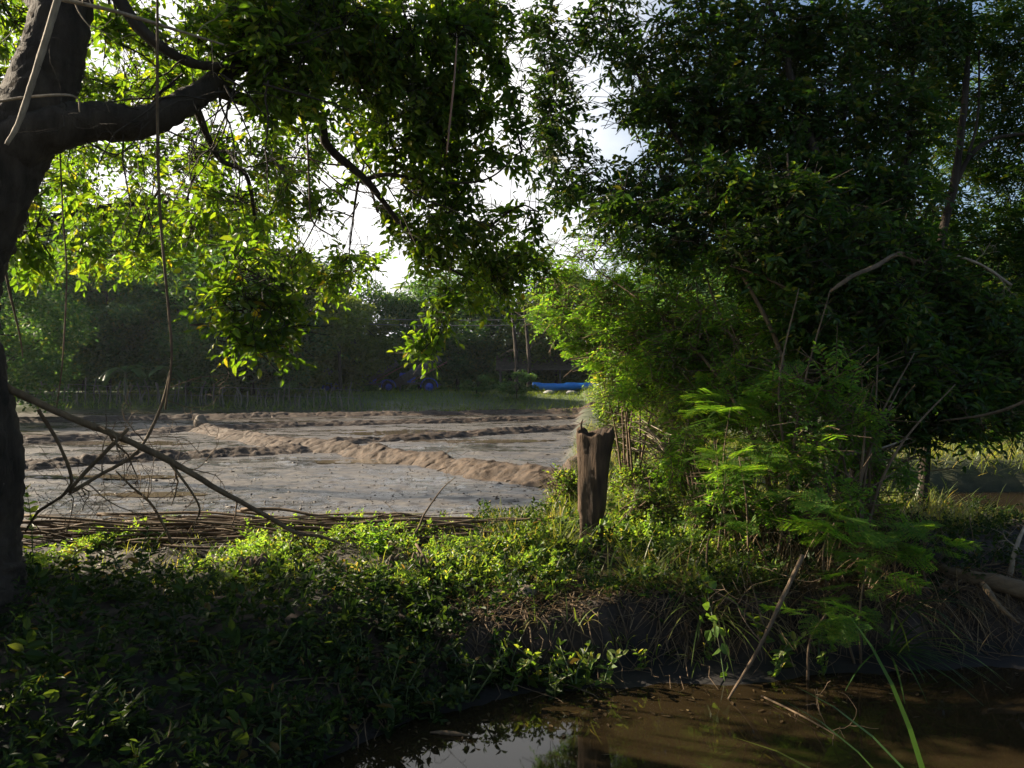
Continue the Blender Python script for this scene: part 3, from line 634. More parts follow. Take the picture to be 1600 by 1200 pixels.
# taller dark tree behind it, closing off the top of the picture
st2 = [[TP(1335, 850, 6.9, .10), TP(1345, 680, 7.0, .09), TP(1330, 500, 7.2, .075), TP(1290, 300, 7.4, .055), TP(1230, 100, 7.8, .035), TP(1180, -80, 8.2, .02)],
       [TP(1350, 840, 7.0, .06), TP(1385, 640, 7.2, .05), TP(1400, 430, 7.5, .04), TP(1420, 220, 7.8, .028), TP(1430, 20, 8.2, .016)],
       [TP(1322, 845, 6.8, .05), TP(1290, 640, 6.9, .042), TP(1180, 420, 7.3, .03), TP(1060, 220, 7.8, .02), TP(960, 60, 8.4, .01)]]
dk = [B(855, 110, 8.0, 30, 60, 16), B(845, 40, 8.2, 30, 40, 12), B(850, 230, 7.8, 28, 40, 10), B(900, 90, 8.2, 40, 50, 13.64), B(870, 180, 8, 35, 60, 13.64), B(890, 270, 7.8, 48, 45, 22.32), B(950, 40, 8.4, 60, 40, 22.32), B(1010, 90, 8.2, 60, 65, 38.44), B(975, 190, 8, 52, 40, 13.64), B(1060, 190, 7.9, 60, 60, 60), B(1020, 290, 7.7, 65, 48, 34.1),
      B(1100, 60, 8.2, 70, 70, 75), B(1140, 170, 7.8, 65, 65, 75), B(1200, 70, 8.1, 70, 70, 78), B(1230, 190, 7.8, 70, 65, 80), B(1300, 80, 8, 70, 70, 72), B(1320, 190, 7.8, 70, 65, 76), B(1380, 60, 8, 65, 65, 60), B(1400, 200, 7.8, 60, 70, 60),
      B(1330, 310, 7.4, 70, 60, 80), B(1400, 320, 7.5, 60, 60, 62), B(1250, 280, 7.5, 65, 55, 66), B(1420, 420, 7.4, 60, 60, 70), B(1380, 520, 7.2, 65, 65, 84), B(1440, 540, 7.4, 65, 60, 74), B(1340, 620, 7, 60, 50, 36), B(1430, 630, 7.2, 60, 40, 27.6), B(1390, 690, 6.9, 50, 35, 13.2), B(1290, 540, 7.2, 60, 60, 50), B(1210, 420, 7.4, 60, 60, 50), B(1110, 300, 7.7, 60, 60, 40), B(1150, 560, 7.6, 60, 60, 40), B(960, 300, 8, 50, 50, 14.88), B(1480, 480, 7.4, 50, 50, 46), B(1450, 20, 8, 60, 50, 46), B(1500, 600, 7.0, 50, 45, 44), B(1575, 585, 7.2, 50, 50, 48), B(1560, 665, 7.3, 45, 22, 16), B(1480, 670, 7.0, 40, 25, 18), B(1540, 500, 7.4, 55, 45, 44), B(1060, 360, 6.9, 60, 50, 30), B(1130, 300, 6.8, 60, 55, 36), B(1180, 390, 6.4, 60, 45, 36), B(1240, 330, 6.5, 60, 55, 40), B(1000, 330, 7.1, 50, 40, 12.4), B(1290, 420, 6.4, 55, 50, 40), B(1350, 380, 6.6, 55, 55, 40), B(1260, 500, 6.2, 45, 40, 22), B(940, 350, 7.3, 40, 40, 8.68), B(1380, 480, 6.5, 50, 50, 36), B(1330, 570, 6.3, 45, 40, 24), B(1420, 570, 6.6, 50, 45, 30),
      B(1000, -80, 8.4, 110, 70, 31), B(1180, -100, 8.4, 120, 80, 66), B(1360, -90, 8.4, 110, 80, 60), B(1250, -240, 8.6, 200, 110, 60)]
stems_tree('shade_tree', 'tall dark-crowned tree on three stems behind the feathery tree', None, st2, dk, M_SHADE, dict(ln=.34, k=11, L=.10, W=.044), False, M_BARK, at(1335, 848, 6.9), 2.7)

# slim tree at the right edge with forked limb against the blue sky
st3 = [[TP(1440, 800, 7.6, .055), TP(1450, 600, 7.8, .05), TP(1462, 420, 7.8, .045), TP(1490, 290, 7.9, .04), TP(1505, 180, 8.0, .034), TP(1515, 40, 8.2, .024), TP(1520, -120, 8.4, .014)],
       [TP(1488, 300, 7.9, .028), TP(1515, 245, 7.9, .024), TP(1555, 216, 7.9, .02), TP(1620, 207, 7.9, .015), TP(1720, 190, 8.0, .01)],
       [TP(1512, 245, 7.9, .016), TP(1528, 180, 8.0, .014), TP(1530, 60, 8.2, .009)]]
rt = [B(1480, 60, 8.2, 40, 45, 46), B(1560, 40, 8.3, 55, 50, 66), B(1460, 330, 8.2, 35, 55, 40), B(1500, 380, 8.2, 55, 50, 60), B(1570, 290, 8.3, 45, 40, 30), B(1585, 150, 8.3, 50, 70, 70), B(1530, 150, 8.6, 40, 70, 34), B(1480, 180, 8.5, 40, 60, 46), B(1560, 240, 8.5, 50, 40, 40), B(1450, 110, 8.4, 40, 50, 40), B(1500, 260, 8.5, 40, 40, 34), B(1580, 360, 8.3, 50, 40, 50), B(1590, 430, 8.2, 50, 60, 60), B(1540, 480, 8.0, 55, 50, 80), B(1500, 560, 7.9, 55, 50, 76),
      B(1580, 560, 8.0, 55, 55, 90), B(1550, 620, 7.8, 50, 30, 40), B(1680, 300, 8.2, 90, 150, 70), B(1680, 520, 8.0, 80, 120, 80), B(1620, -60, 8.4, 110, 70, 40), B(1690, 80, 8.4, 80, 80, 40), B(1500, 460, 8.3, 50, 40, 56)]
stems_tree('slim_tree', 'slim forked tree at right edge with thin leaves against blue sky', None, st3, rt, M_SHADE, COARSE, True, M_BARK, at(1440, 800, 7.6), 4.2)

# ------------------------------------------------------------------ sunlit shrubs along the grassy bank going away at the right of the field
def shrub(name, label, px, py, d, rx, ry, n, mat=M_SHRUB, kw=None, group=None, cat='shrub', frond=False):
    c, r, _ = B(px, py, d, rx, ry, n); g = hz(c[0], c[1]); root = thing(name, label, cat, (c[0], c[1], g), group)
    st = Buf(); lf = Buf(); O, loc = blob_points(c, r, n, sig=.4)
    O[:, 2] = np.maximum(O[:, 2], g + .05)
    for i in range(7):
        e = O[rng.integers(0, n)]; p0 = np.array([c[0] + rng.normal() * .06, c[1] + rng.normal() * .06, g - .03])
        q = smooth_path([p0, (p0 + e) / 2 + np.array([0, 0, .15]), e], 5); tube(st, q, np.linspace(.016, .004, len(q)), 5)
    D = nrm(loc * np.array([.8, .8, .5]) + rng.normal(size=(n, 3)) * .45)
    if frond: fronds(lf, O - D * .06, D, **(kw or COARSE))
    else: sprays(lf, O - D * .1, D, twig=st, **(kw or dict(ln=.22, k=9, L=.06, W=.028)))
    st.obj('stems', M_STEM, root); lf.obj('foliage', mat, root, smooth=False)
    return root
shrub('leafy_shrub', 'bright yellow-green shrub at the edge of the mud field right of the blue tarpaulin', 968, 615, 13.0, 38, 50, 400)
shrub('leafy_shrub', 'sunlit shrub just above and behind the top of the post', 985, 655, 10.5, 48, 46, 460)
shrub('leafy_shrub', 'sunlit shrub behind the heap of pale dead twigs', 1050, 655, 9.6, 55, 55, 520)
shrub('leafy_shrub', 'low green shrub at the right foot of the pale dead twigs', 1085, 745, 7.6, 60, 50, 380, M_FEATHER)
shrub('leafy_shrub', 'fine-leaved shrub right behind the middle of the post', 1000, 760, 8.0, 45, 40, 300)
shrub('leafy_shrub', 'small bright shrub left of the post at the field corner', 885, 770, 7.6, 30, 40, 150, M_SHRUB, dict(ln=.18, k=9, L=.05, W=.028))

for i, (px, py, d, rx, ry, n, lab) in enumerate([(1500, 660, 15.5, 60, 40, 260, 'low bush on the grassy bank across the pool, left of its twin'), (1590, 640, 16.5, 60, 55, 320, 'bush on the grassy bank across the pool at the right edge'), (1420, 640, 17, 70, 60, 360, 'dark bush across the pool behind the three dark stems'),
        (975, 560, 19, 40, 60, 340, 'tall shrub far along the right side of the field near the blue tarpaulin'), (1010, 570, 17, 60, 60, 420, 'leafy shrub standing behind the lit side of the feathery tree')]):
    shrub('leafy_shrub', lab, px, py, d, rx, ry, n, M_FEATHER if i < 4 else M_SHRUB, dict(ln=.34, k=9, L=.10, W=.05))
shrub('leafy_shrub', 'sunlit shrub with small rounded leaves just right of the heap of pale dead twigs', 1090, 640, 6.9, 55, 45, 190, M_SHRUB, dict(ln=.2, k=9, L=.05, W=.03))
shrub('leafy_shrub', 'low bright shrub touching the right side of the post at half height', 1010, 800, 6.6, 50, 45, 200, M_SHRUB, dict(ln=.18, k=9, L=.045, W=.028))
shrub('leafy_shrub', 'yellow-green shrub in front of the lit feathery tree', 985, 590, 8.0, 50, 40, 190, M_SHRUB, dict(ln=.2, k=9, L=.055, W=.03))
shrub('leafy_shrub', 'low shrub filling the grass between the post and the stems', 1120, 800, 6.1, 55, 40, 190, M_SHRUB, dict(ln=.18, k=9, L=.045, W=.028))
# heap of pale dead twigs
root = thing('dead_bush', 'heap of bleached dead twigs lying behind the post', 'dead bush', at(1040, 705, 7.9))
b = Buf()
for i in range(26):
    p0 = at(1045 + rng.normal() * 16, 705 + rng.normal() * 7, 7.9 + rng.normal() * .15); e = at(955 + rng.normal() * 35, 668 + rng.normal() * 22, 8.1 + rng.normal() * .3)
    q = smooth_path([p0, (p0 + e) / 2 + rng.normal(size=3) * .06 + np.array([0, 0, .05]), e], 5); tube(b, q, np.linspace(.007, .002, len(q)), 5)
b.obj('twigs', M_PALE, root)

# ------------------------------------------------------------------ the weathered post
root = thing('wooden_post', 'thick weathered wooden post with rotted flared top standing on the grassy bank', 'post', at(925, 872, 5.9))
k = 5.9 / F; lv = np.array([(905, 17.5, 923), (850, 17.8, 924), (812, 18, 924.5), (803, 18.6, 925), (798, 21.2, 925), (770, 22.5, 926), (740, 24, 927), (715, 26, 928.5), (692, 28.8, 930), (682, 30.6, 931), (671, 29.5, 931)])
n = 64; yy = np.linspace(905, 671, 60); hw = np.interp(-yy, -lv[:, 0], lv[:, 1]); cx = np.interp(-yy, -lv[:, 0], lv[:, 2])
a = np.linspace(0, 2 * math.pi, n, endpoint=False); V = []; tw_ = R(24)
groove = fbm(a * 5.0, a * 0, 5, 4) * .30 + fbm(np.cos(a) * 2 + 4, np.sin(a) * 2, 8) * .22     # long splits running down the grain
for i, (py, h_, c_) in enumerate(zip(yy, hw, cx)):
    c = at(c_, py, 5.9); sx = np.sign(np.cos(a)) * np.abs(np.cos(a)) ** .55; sy = np.sign(np.sin(a)) * np.abs(np.sin(a)) ** .6
    j_ = 1 + groove * .20 + fbm(a * 3 + 2, a * 0 + i * .07, 6, 3) * .14 + fbm(a * 9, a * 0 + i * .5, 9, 2) * .06
    j_ = j_ - .05 * np.exp(-((np.mod(a - 2.6 + .02 * i, 6.283) - 3.1) / .10) ** 2) * sst((i - 8) / 20)
    u = h_ * k * .93 * sx * j_; v = .105 * (.75 + .35 * i / 60) * sy * j_
    x = c[0] + u * math.cos(tw_) + v * math.sin(tw_); y = c[1] - u * math.sin(tw_) + v * math.cos(tw_); z = np.full(n, c[2])
    f = sst((i - 46) / 13)       # broken, rotted top
    z = z + f * (fbm(a * 2.2, a * 0, 12, 4) * .10 + .012 * np.sin(a) - .022 * np.exp(-((x - at(921, 0, 5.9)[0]) / .022) ** 2))
    V.append(np.stack([x, y, z], 1))
top = V[-1]; ctr = top.mean(0)
V.append(ctr + (top - ctr) * [.80, .80, .9] - [0, 0, .012]); V.append(ctr + (top - ctr) * [.6, .6, .6] - [0, 0, .05]); V.append(ctr + (top - ctr) * [.25, .25, .2] - [0, 0, .085])
m = len(V); b = Buf(); i = np.arange(m - 1)[:, None] * n; j = np.arange(n)[None, :]; j2 = (j + 1) % n
VV = np.vstack(V + [[ctr - [0, 0, .09]]])
b.add(VV, np.stack([i + j, i + j2, i + n + j2, i + n + j], -1).reshape(-1, 4), np.stack([np.full(n, m * n), (m - 1) * n + np.arange(n), (m - 1) * n + (np.arange(n) + 1) % n], 1))
b.obj('shaft', M_POST, root)
b = Buf(); q = smooth_path([at(908, 672, 5.84), at(908.5, 661, 5.84), at(911, 655, 5.85)], 4); tube(b, q, np.linspace(.011, .004, len(q)), 6, .2); b.obj('splinter', M_POST, root)

# ------------------------------------------------------------------ low plants
def sprig_stuff(buf, X, Y, L, W, k, h=(.02, .14), ln=.12):
    n = len(X); Z = H(X, Y) + rng.uniform(h[0], h[1], n)
    D = rdir(n, .7, .6); sprays(buf, np.stack([X, Y, Z], 1), D, ln=ln, k=k, L=L, W=W, droop=.05, jit=.5)

# ground cover over the bank
def bank_xy(n, x0, x1, y1, off=.0):
    X = rng.uniform(x0, x1, n); Y0 = np.interp(X, EX, EY) + off; Y = Y0 + (y1 - Y0) * rng.uniform(0, 1, n)
    keep = fbm(X * 1.3, Y * 1.3, 88) > -.16
    return X[keep], Y[keep]
b = Buf(); X, Y = bank_xy(2900, -6, -.3, 5.4); sprig_stuff(b, X, Y, .048, .026, 8, (.0, .10))
X, Y = bank_xy(420, -6, -.5, 5.0); sprig_stuff(b, X, Y, .085, .045, 5, (.02, .16), .14)
X, Y = bank_xy(900, -6, -.5, 5.0); sprig_stuff(b, X, Y, .07, .016, 6, (.02, .22), .18)
X, Y = bank_xy(2400, -.3, 4.9, 7.5, .50); sprig_stuff(b, X, Y, .045, .025, 7, (.0, .14))
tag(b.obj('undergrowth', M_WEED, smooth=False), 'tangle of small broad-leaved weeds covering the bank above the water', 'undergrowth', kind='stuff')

b = Buf(); X = rng.uniform(-3.4, 1.8, 5200); Y = 5.0 + 1.6 * rng.uniform(0, 1, 5200) + np.clip(-X - 1, 0, 3) * .1; kk = (fbm(X * 1.1, Y * 1.1, 44) > -.1) & (Y > np.interp(X, EX, EY) + .62) & ~((np.abs(X - .58) < .24) & (Y < 6.1)); sprig_stuff(b, X[kk], Y[kk], .036, .019, 9, (.0, .12))
tag(b.obj('low_herbs', M_SHRUB, smooth=False), 'low herbs on the bank top, sunlight put into their brighter leaf colour', 'herbs', kind='stuff')  # undergrowth of the sunlit band, the light painted in as a brighter leaf colour
b = Buf()
def grass_at(X, Y, L, W, bend, up=1.2, buf=None):
    n = len(X); P = np.stack([X, Y, H(X, Y) - .01], 1); blades(buf or b, P, rdir(n, up, .4), L * rng.uniform(.5, 1.3, n), W, bend * rng.uniform(.4, 1.4, n))
X, Y = bank_xy(5200, -3.0, .6, 6.9, .7); kk = Y > 4.9; grass_at(X[kk], Y[kk], .15, .006, .8)
X = rng.uniform(-.2, 1.9, 7000); Y = rng.uniform(5.1, 8.5, 7000); kk = ~((np.abs(X - .58) < .2) & (Y < 6.1)); grass_at(X[kk], Y[kk], .22, .007, .9)
X = rng.uniform(-.2, 4.4, 17000); Y = 6.8 + 15 * rng.uniform(0, 1, 17000) ** 1.6; kk = X > 1.0 + (Y - 12.8) * .1 + fbm(Y * .6, X * 0, 21) * .5; grass_at(X[kk], Y[kk], .34, .010, .8)
X = rng.uniform(4.2, 20, 16000); Y = rng.uniform(12.6, 18, 16000); kk = H(X, Y) > .22; grass_at(X[kk], Y[kk], .42, .016, .8)
X = rng.uniform(-3.6, .6, 1600); Y = rng.uniform(6.7, 8.0, 1600); grass_at(X, Y, .10, .006, .8)
tag(b.obj('grass', M_GRASS, smooth=False), 'short sunlit grass growing along the banks', 'grass', kind='stuff')
b = Buf(); X = rng.uniform(-26, 14, 14000); Y = rng.uniform(41.5, 52, 14000); kk = Y > 42.5 + np.clip(X, -40, 0) * .1 + fbm(X * .5, X * 0, 5) * 3
grass_at(X[kk], Y[kk], .42, .035, .6); tag(b.obj('verge_grass', M_FARY, smooth=False), 'strip of green grass along the far side of the field', 'grass', kind='stuff')

# dry litter on the broken lip of the bank
b = Buf(); X = rng.uniform(-.4, 2.6, 2600); Y = np.interp(X, EX, EY) + rng.uniform(.50, 1.05, 2600)
P = np.stack([X, Y, H(X, Y) + rng.uniform(0, .05, 2600)], 1); blades(b, P, rdir(2600, .05, .35), rng.uniform(.06, .22, 2600), .005, .5, 3)
X = np.concatenate([rng.normal(2.35, .5, 1500), rng.uniform(1.0, 4.6, 1500)]); Y = np.concatenate([rng.uniform(4.9, 6.8, 1500), np.interp(X[1500:], EX, EY) + rng.uniform(.40, .75, 1500)])
P = np.stack([X, Y, H(X, Y)], 1); dn = rdir(3000, 0, .5); dn[:1500, 2] = np.abs(dn[:1500, 2]) + 1.1; dn[1500:] += [0, -.8, -.4]; blades(b, P, dn, np.where(np.arange(3000) < 1500, rng.uniform(.2, .6, 3000), rng.uniform(.12, .4, 3000)), .006, .7, 4)
tag(b.obj('dry_litter', M_STRAW, smooth=False), 'dry brown straw and roots littering the broken lip of the bank', 'litter', kind='stuff')

b = Buf()
for i in range(260):
    x = rng.uniform(-1.4, 4.6); y0 = float(np.interp(x, EX, EY)); p = np.array([x, y0 + rng.uniform(.45, .8), 0]); p[2] = hz(p[0], p[1]) + .02
    pts = [p]; m_ = rng.integers(4, 9); dx = rng.normal() * .05
    for _ in range(m_):
        p = p + [dx + rng.normal() * .035, -rng.uniform(.02, .10), 0]; p[2] = max(hz(p[0], p[1]) + rng.uniform(.0, .05), pts[-1][2] - .12); pts.append(p.copy())
    tube(b, np.array(pts), np.linspace(rng.uniform(.003, .008), .0015, len(pts)), 4, cap=False)
tag(b.obj('hanging_roots', M_DEAD), 'thin dark roots hanging down the broken face of the bank', 'roots', kind='stuff')
b = Buf(); n = 110; X = rng.uniform(-1.2, 3.6, n); Y = np.interp(X, EX, EY) - np.abs(rng.normal(size=n)) * .28; a_ = rng.uniform(0, 6.28, n)
leaves(b, np.stack([X, Y, np.full(n, .006)], 1), np.stack([np.cos(a_), np.sin(a_), np.zeros(n)], 1), np.tile([0, 0, 1.], (n, 1)), rng.uniform(.015, .06, n), rng.uniform(.006, .02, n), .05, .0)
tag(b.obj('floating_litter', M_LITTER, smooth=False), 'dead leaves and straw floating along the edge of the water', 'litter', kind='stuff')

def weed(name, label, loc, h, n_leaf, L, W, mat=M_WEED, lean=.12, group=None, stems=1, cat='weed'):
    root = thing(name, label, cat, loc, group); st = Buf(); lf = Buf()
    for s in range(stems):
        d = nrm(np.array([rng.normal() * lean, rng.normal() * lean, 1.]) + (rng.normal(size=3) * .35 if stems > 1 else 0))
        hh = h * rng.uniform(.7, 1.05) if s else h
        q = smooth_path([np.array([0, 0, -.02]), d * hh * .5 + rng.normal(size=3) * .02, d * hh + np.array([lean * hh * .4, 0, -.03 * hh])], 6)
        tube(st, q, np.linspace(.005, .002, len(q)), 5)
        t = np.linspace(.15, 1, n_leaf); idx = t * (len(q) - 1); i0 = np.clip(idx.astype(int), 0, len(q) - 2); P = q[i0] + (q[i0 + 1] - q[i0]) * (idx - i0)[:, None]
        a = np.arange(n_leaf) * 2.4 + rng.uniform(0, 6)
        for rep in (0, math.pi):
            D = np.stack([np.cos(a + rep), np.sin(a + rep), .35 + .5 * t], 1) + rng.normal(size=(n_leaf, 3)) * .15
            leaves(lf, P, D, np.tile([0, 0, 1.], (n_leaf, 1)) + rng.normal(size=(n_leaf, 3)) * .3, L * (1.1 - .5 * t) * rng.uniform(.8, 1.2, n_leaf), W * (1.1 - .5 * t), .12, .3)
    st.obj('stem', M_GREENSTEM, root, loc=(0, 0, 0)); lf.obj('leaves', mat, root, smooth=False, loc=(0, 0, 0))
    return root

def tuft(name, label, loc, n, L, W, bend, mat=M_GRASS, up=1.1, group=None, r=.05, dirn=None):
    P = np.stack([rng.normal(size=n) * r, rng.normal(size=n) * r, np.full(n, -.01)], 1); D = rdir(n, up, .4)
    if dirn is not None: D = nrm(D + np.asarray(dirn))
    b = Buf(); blades(b, P, D, L * rng.uniform(.55, 1.2, n), W, bend * rng.uniform(.5, 1.4, n), 7)
    o = b.obj(name, mat, None, False, loc=tuple(float(v) for v in loc)); return tag(o, label, 'grass tuft', group)

def gp(px, py, d): 
    p = at(px, py, d); return np.array([p[0], p[1], hz(p[0], p[1])])

weed('tall_weed', 'tall bright sunlit weed on the bank below the brushwood, tallest of the left weeds', gp(208, 950, 5.1), .46, 12, .085, .045, stems=3)
weed('tall_weed', 'sunlit broad-leaved weed just left of the tallest bright weed', gp(155, 945, 5.0), .30, 7, .095, .06, stems=2)
weed('yellow_weed', 'weed with yellowing leaves under the left end of the brushwood pile', gp(108, 900, 5.3), .22, 6, .09, .04, M_GRASS, stems=2)
weed('leafy_weed', 'small bright weed at far left of the bank near the tree trunk', gp(40, 930, 4.9), .24, 8, .06, .03, stems=3)
weed('climbing_shoot', 'bright green leafy shoot growing up against the leaning trunk', gp(52, 850, 5.4), .62, 9, .10, .055, M_SHRUB, .1, stems=1, cat='shoot')
weed('drooping_weed', 'yellow-green drooping sprig in front of the brushwood pile', gp(570, 945, 5.1), .22, 5, .10, .035, M_GRASS, .3, stems=2)
weed('bushy_weed', 'dense dark green bushy weed at the front of the brushwood pile', gp(590, 885, 5.75), .26, 9, .06, .03, M_FEATHER, stems=7)
for px, py, d in ((400, 935, 5.2),):
    shrub('feathery_weed', 'low feathery sunlit plant spreading over the bank in front of the brushwood', 415, 935, 5.2, 62, 34, 70, M_SHRUB, dict(ln=.16, pairs=5, plen=.06, leaflets=6, fine=True), None, 'weed', True)
shrub('feathery_weed', 'feathery plant on the bank between the brushwood and the grass tuft', 640, 910, 5.3, 55, 26, 42, M_FEATHER, dict(ln=.15, pairs=5, plen=.06, leaflets=6, fine=True), None, 'weed', True)

tuft('grass_tuft', 'bright upright grass tuft on the bank left of the post', gp(735, 915, 5.35), 90, .30, .011, .9)
tuft('grass_tuft', 'pair of broad upright grass blades on the shaded left bank', gp(345, 935, 5.1), 9, .30, .018, .3)
tuft('grass_tuft', 'tall grass clump just right of the post', gp(1010, 905, 5.3), 60, .46, .013, 1.1)
tuft('grass_tuft', 'arching grass clump between the post and the leaning stick', gp(1088, 915, 5.2), 50, .46, .014, 1.5)
tuft('grass_tuft', 'wide-bladed grass clump on the lip of the bank below the post', gp(962, 920, 5.2), 36, .34, .015, 1.4)
tuft('grass_tuft', 'sunlit grass clump hugging the left foot of the post', gp(872, 885, 5.8), 90, .32, .010, .9)
tuft('grass_tuft', 'small grass tuft on the bank edge left of the post and above the stones', gp(800, 880, 5.8), 60, .26, .010, .9)
tuft('grass_tuft', 'grass clump standing behind the right side of the post', gp(975, 850, 6.6), 90, .5, .011, .8)
tuft('grass_tuft', 'long green grass hanging over the bank above the heart-leaved vine', gp(1112, 960, 4.95), 40, .55, .016, 2.0, dirn=(.1, -.5, 0))
tuft('grass_tuft', 'long arching blades of grass hanging over the dark water at the right', at(1405, 950, 4.75), 12, .55, .022, 2.0, M_WEED, .9, dirn=(.55, -.2, 0))
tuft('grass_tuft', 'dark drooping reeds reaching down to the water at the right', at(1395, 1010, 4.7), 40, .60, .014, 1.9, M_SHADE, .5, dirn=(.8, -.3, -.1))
b = Buf(); n = 14; a_ = np.linspace(-1.2, 1.2, n) + np.tile([.1, -.12], 7); g_ = np.random.default_rng(5)
blades(b, np.stack([g_.normal(size=n) * .05, g_.normal(size=n) * .05, np.full(n, -.02)], 1), np.stack([np.sin(a_) * .42, g_.normal(size=n) * .12 + .1, np.full(n, 1.)], 1), g_.uniform(.74, .84, n), .022, g_.uniform(1.0, 1.5, n), 9)
tag(b.obj('grass_tuft', M_SHADE, None, False, loc=(.93, 1.5, hz(.93, 1.5))), 'dark out of focus grass blades rising at the lower right corner', 'grass tuft')
tuft('grass_tuft', 'thin grass standing in the pool behind the bushes at the right', (5.0, 8.6, -.02), 60, .75, .014, 1.0, M_GRASS, r=.4)
for i in range(5):
    tuft('grass_tuft', 'small grass tuft sprouting on the broken lip of the bank', gp(840 + i * 62, 955 + (i % 2) * 22, 4.75), 14, .2, .010, 1.4, M_GRASS, .9, 'small tufts on the lip of the bank', dirn=(0, -.4, 0))

# small weeds scattered over the shaded bank, copied from three plants
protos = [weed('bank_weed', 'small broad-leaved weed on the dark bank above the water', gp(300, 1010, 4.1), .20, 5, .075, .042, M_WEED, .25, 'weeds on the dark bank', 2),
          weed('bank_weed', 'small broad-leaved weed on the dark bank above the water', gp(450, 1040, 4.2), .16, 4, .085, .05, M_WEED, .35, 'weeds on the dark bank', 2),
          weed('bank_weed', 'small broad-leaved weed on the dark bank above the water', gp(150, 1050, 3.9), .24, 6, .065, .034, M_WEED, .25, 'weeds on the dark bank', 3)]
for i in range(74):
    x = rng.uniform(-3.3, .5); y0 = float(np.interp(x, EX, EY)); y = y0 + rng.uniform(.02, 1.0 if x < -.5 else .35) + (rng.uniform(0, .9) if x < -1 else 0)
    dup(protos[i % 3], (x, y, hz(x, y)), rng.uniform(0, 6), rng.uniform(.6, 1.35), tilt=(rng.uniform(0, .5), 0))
lip = weed('lip_weed', 'leafy weed hanging from the steep earth face under the post', gp(850, 985, 4.62), .2, 5, .07, .04, M_SHRUB, .3, 'weeds on the steep face below the post', 2)
for i in range(17):
    px = rng.uniform(760, 1330); x = (px - 800) / F * 4.6; y = float(np.interp(x, EX, EY)) + rng.uniform(.12, .38)
    dup(lip, (x, y, hz(x, y)), rng.uniform(0, 6), rng.uniform(.6, 1.2), tilt=(rng.uniform(.2, .9), 0))

# feathery saplings at the foot of the tree
def sapling(label, px, py, d, L, n, mat=M_FEATHER):
    p = gp(px, py, d); topz = at(px, py, d)[2]; root = thing('feathery_sapling', label, 'sapling', p)
    h = max(topz - p[2], .1); st = Buf(); q = smooth_path([p, p + [rng.normal() * .04, -.02, h * .6], p + [rng.normal() * .06, -.05, h]], 5); tube(st, q, np.linspace(.01, .004, len(q)), 5)
    O = np.repeat(q[-1][None], n, 0) + rng.normal(size=(n, 3)) * [.05, .05, .06]; a = np.linspace(0, 2 * math.pi, n, endpoint=False) + rng.normal(size=n) * .3
    lf = Buf(); fronds(lf, O, np.stack([np.cos(a), np.sin(a), rng.uniform(-.15, .35, n)], 1), ln=L, pairs=8, plen=L * .42, leaflets=10, fine=True)
    st.obj('stem', M_STEM, root); lf.obj('leaves', mat, root, smooth=False)
sapling('bright feathery sapling low in front of the many-stemmed tree, largest of the feathery saplings', 1290, 815, 5.05, 0.30, 22)
sapling('feathery sapling spreading flat above the sunlit bank beside the dead twigs', 1135, 632, 5.85, 0.30, 18)
sapling('feathery sapling hanging over the bank beside the leaning stick', 1262, 955, 4.55, 0.22, 15)
sapling('small feathery sapling right of the leaning stick below the largest sapling', 1345, 885, 4.75, 0.22, 13)
sapling('feathery sapling in the sun midway between the post and the stems', 1170, 712, 5.65, 0.28, 18)
sapling('low feathery sapling among the grass right of the post', 1105, 815, 5.35, 0.20, 13)
sapling('feathery sapling in the shade at the foot of the stems beside the pool', 1400, 850, 5.25, 0.24, 15)

sapling('feathery sapling with fronds level with the post top right of the dead twigs', 1120, 735, 5.7, .26, 15)
sapling('feathery sapling leaning out over the fallen log from the dark thicket', 1450, 835, 5.2, .24, 14)
sapling('small feathery sapling hanging low between the leaning stick and the arching grass', 1335, 955, 4.75, .20, 12)
# vines with pale heart-shaped leaves
def vine(label, pts, n, L, mat=M_WEED):
    q = smooth_path(pts, 8); root = thing('leafy_vine', label, 'vine', q[0]); st = Buf(); tube(st, q, .003, 5); lf = Buf()
    i = rng.integers(0, len(q), n); P = q[i] + rng.normal(size=(n, 3)) * .02
    leaves(lf, P, rdir(n, -.5), rdir(n, .3) + np.array([0, -1., .2]), L * rng.uniform(.6, 1.2, n), L * .8, .1, .2)
    st.obj('stem', M_GREENSTEM, root); lf.obj('leaves', mat, root, smooth=False)
vine('vine with pale heart-shaped leaves hanging down the bank to the water', [at(1102, 905, 4.95), at(1110, 950, 4.75), at(1122, 1000, 4.6), at(1133, 1068, 4.5)], 26, .07, M_SHRUB)
vine('vine with pale leaves climbing round the foot of the post', [at(895, 890, 5.6), at(915, 850, 5.72), at(940, 815, 5.78), at(955, 790, 5.8)], 34, .065, M_SHRUB)
vine('vine trailing through the grass left of the post', [at(860, 885, 5.6), at(880, 905, 5.45), at(900, 930, 5.2), at(912, 960, 4.9)], 28, .06, M_SHRUB)

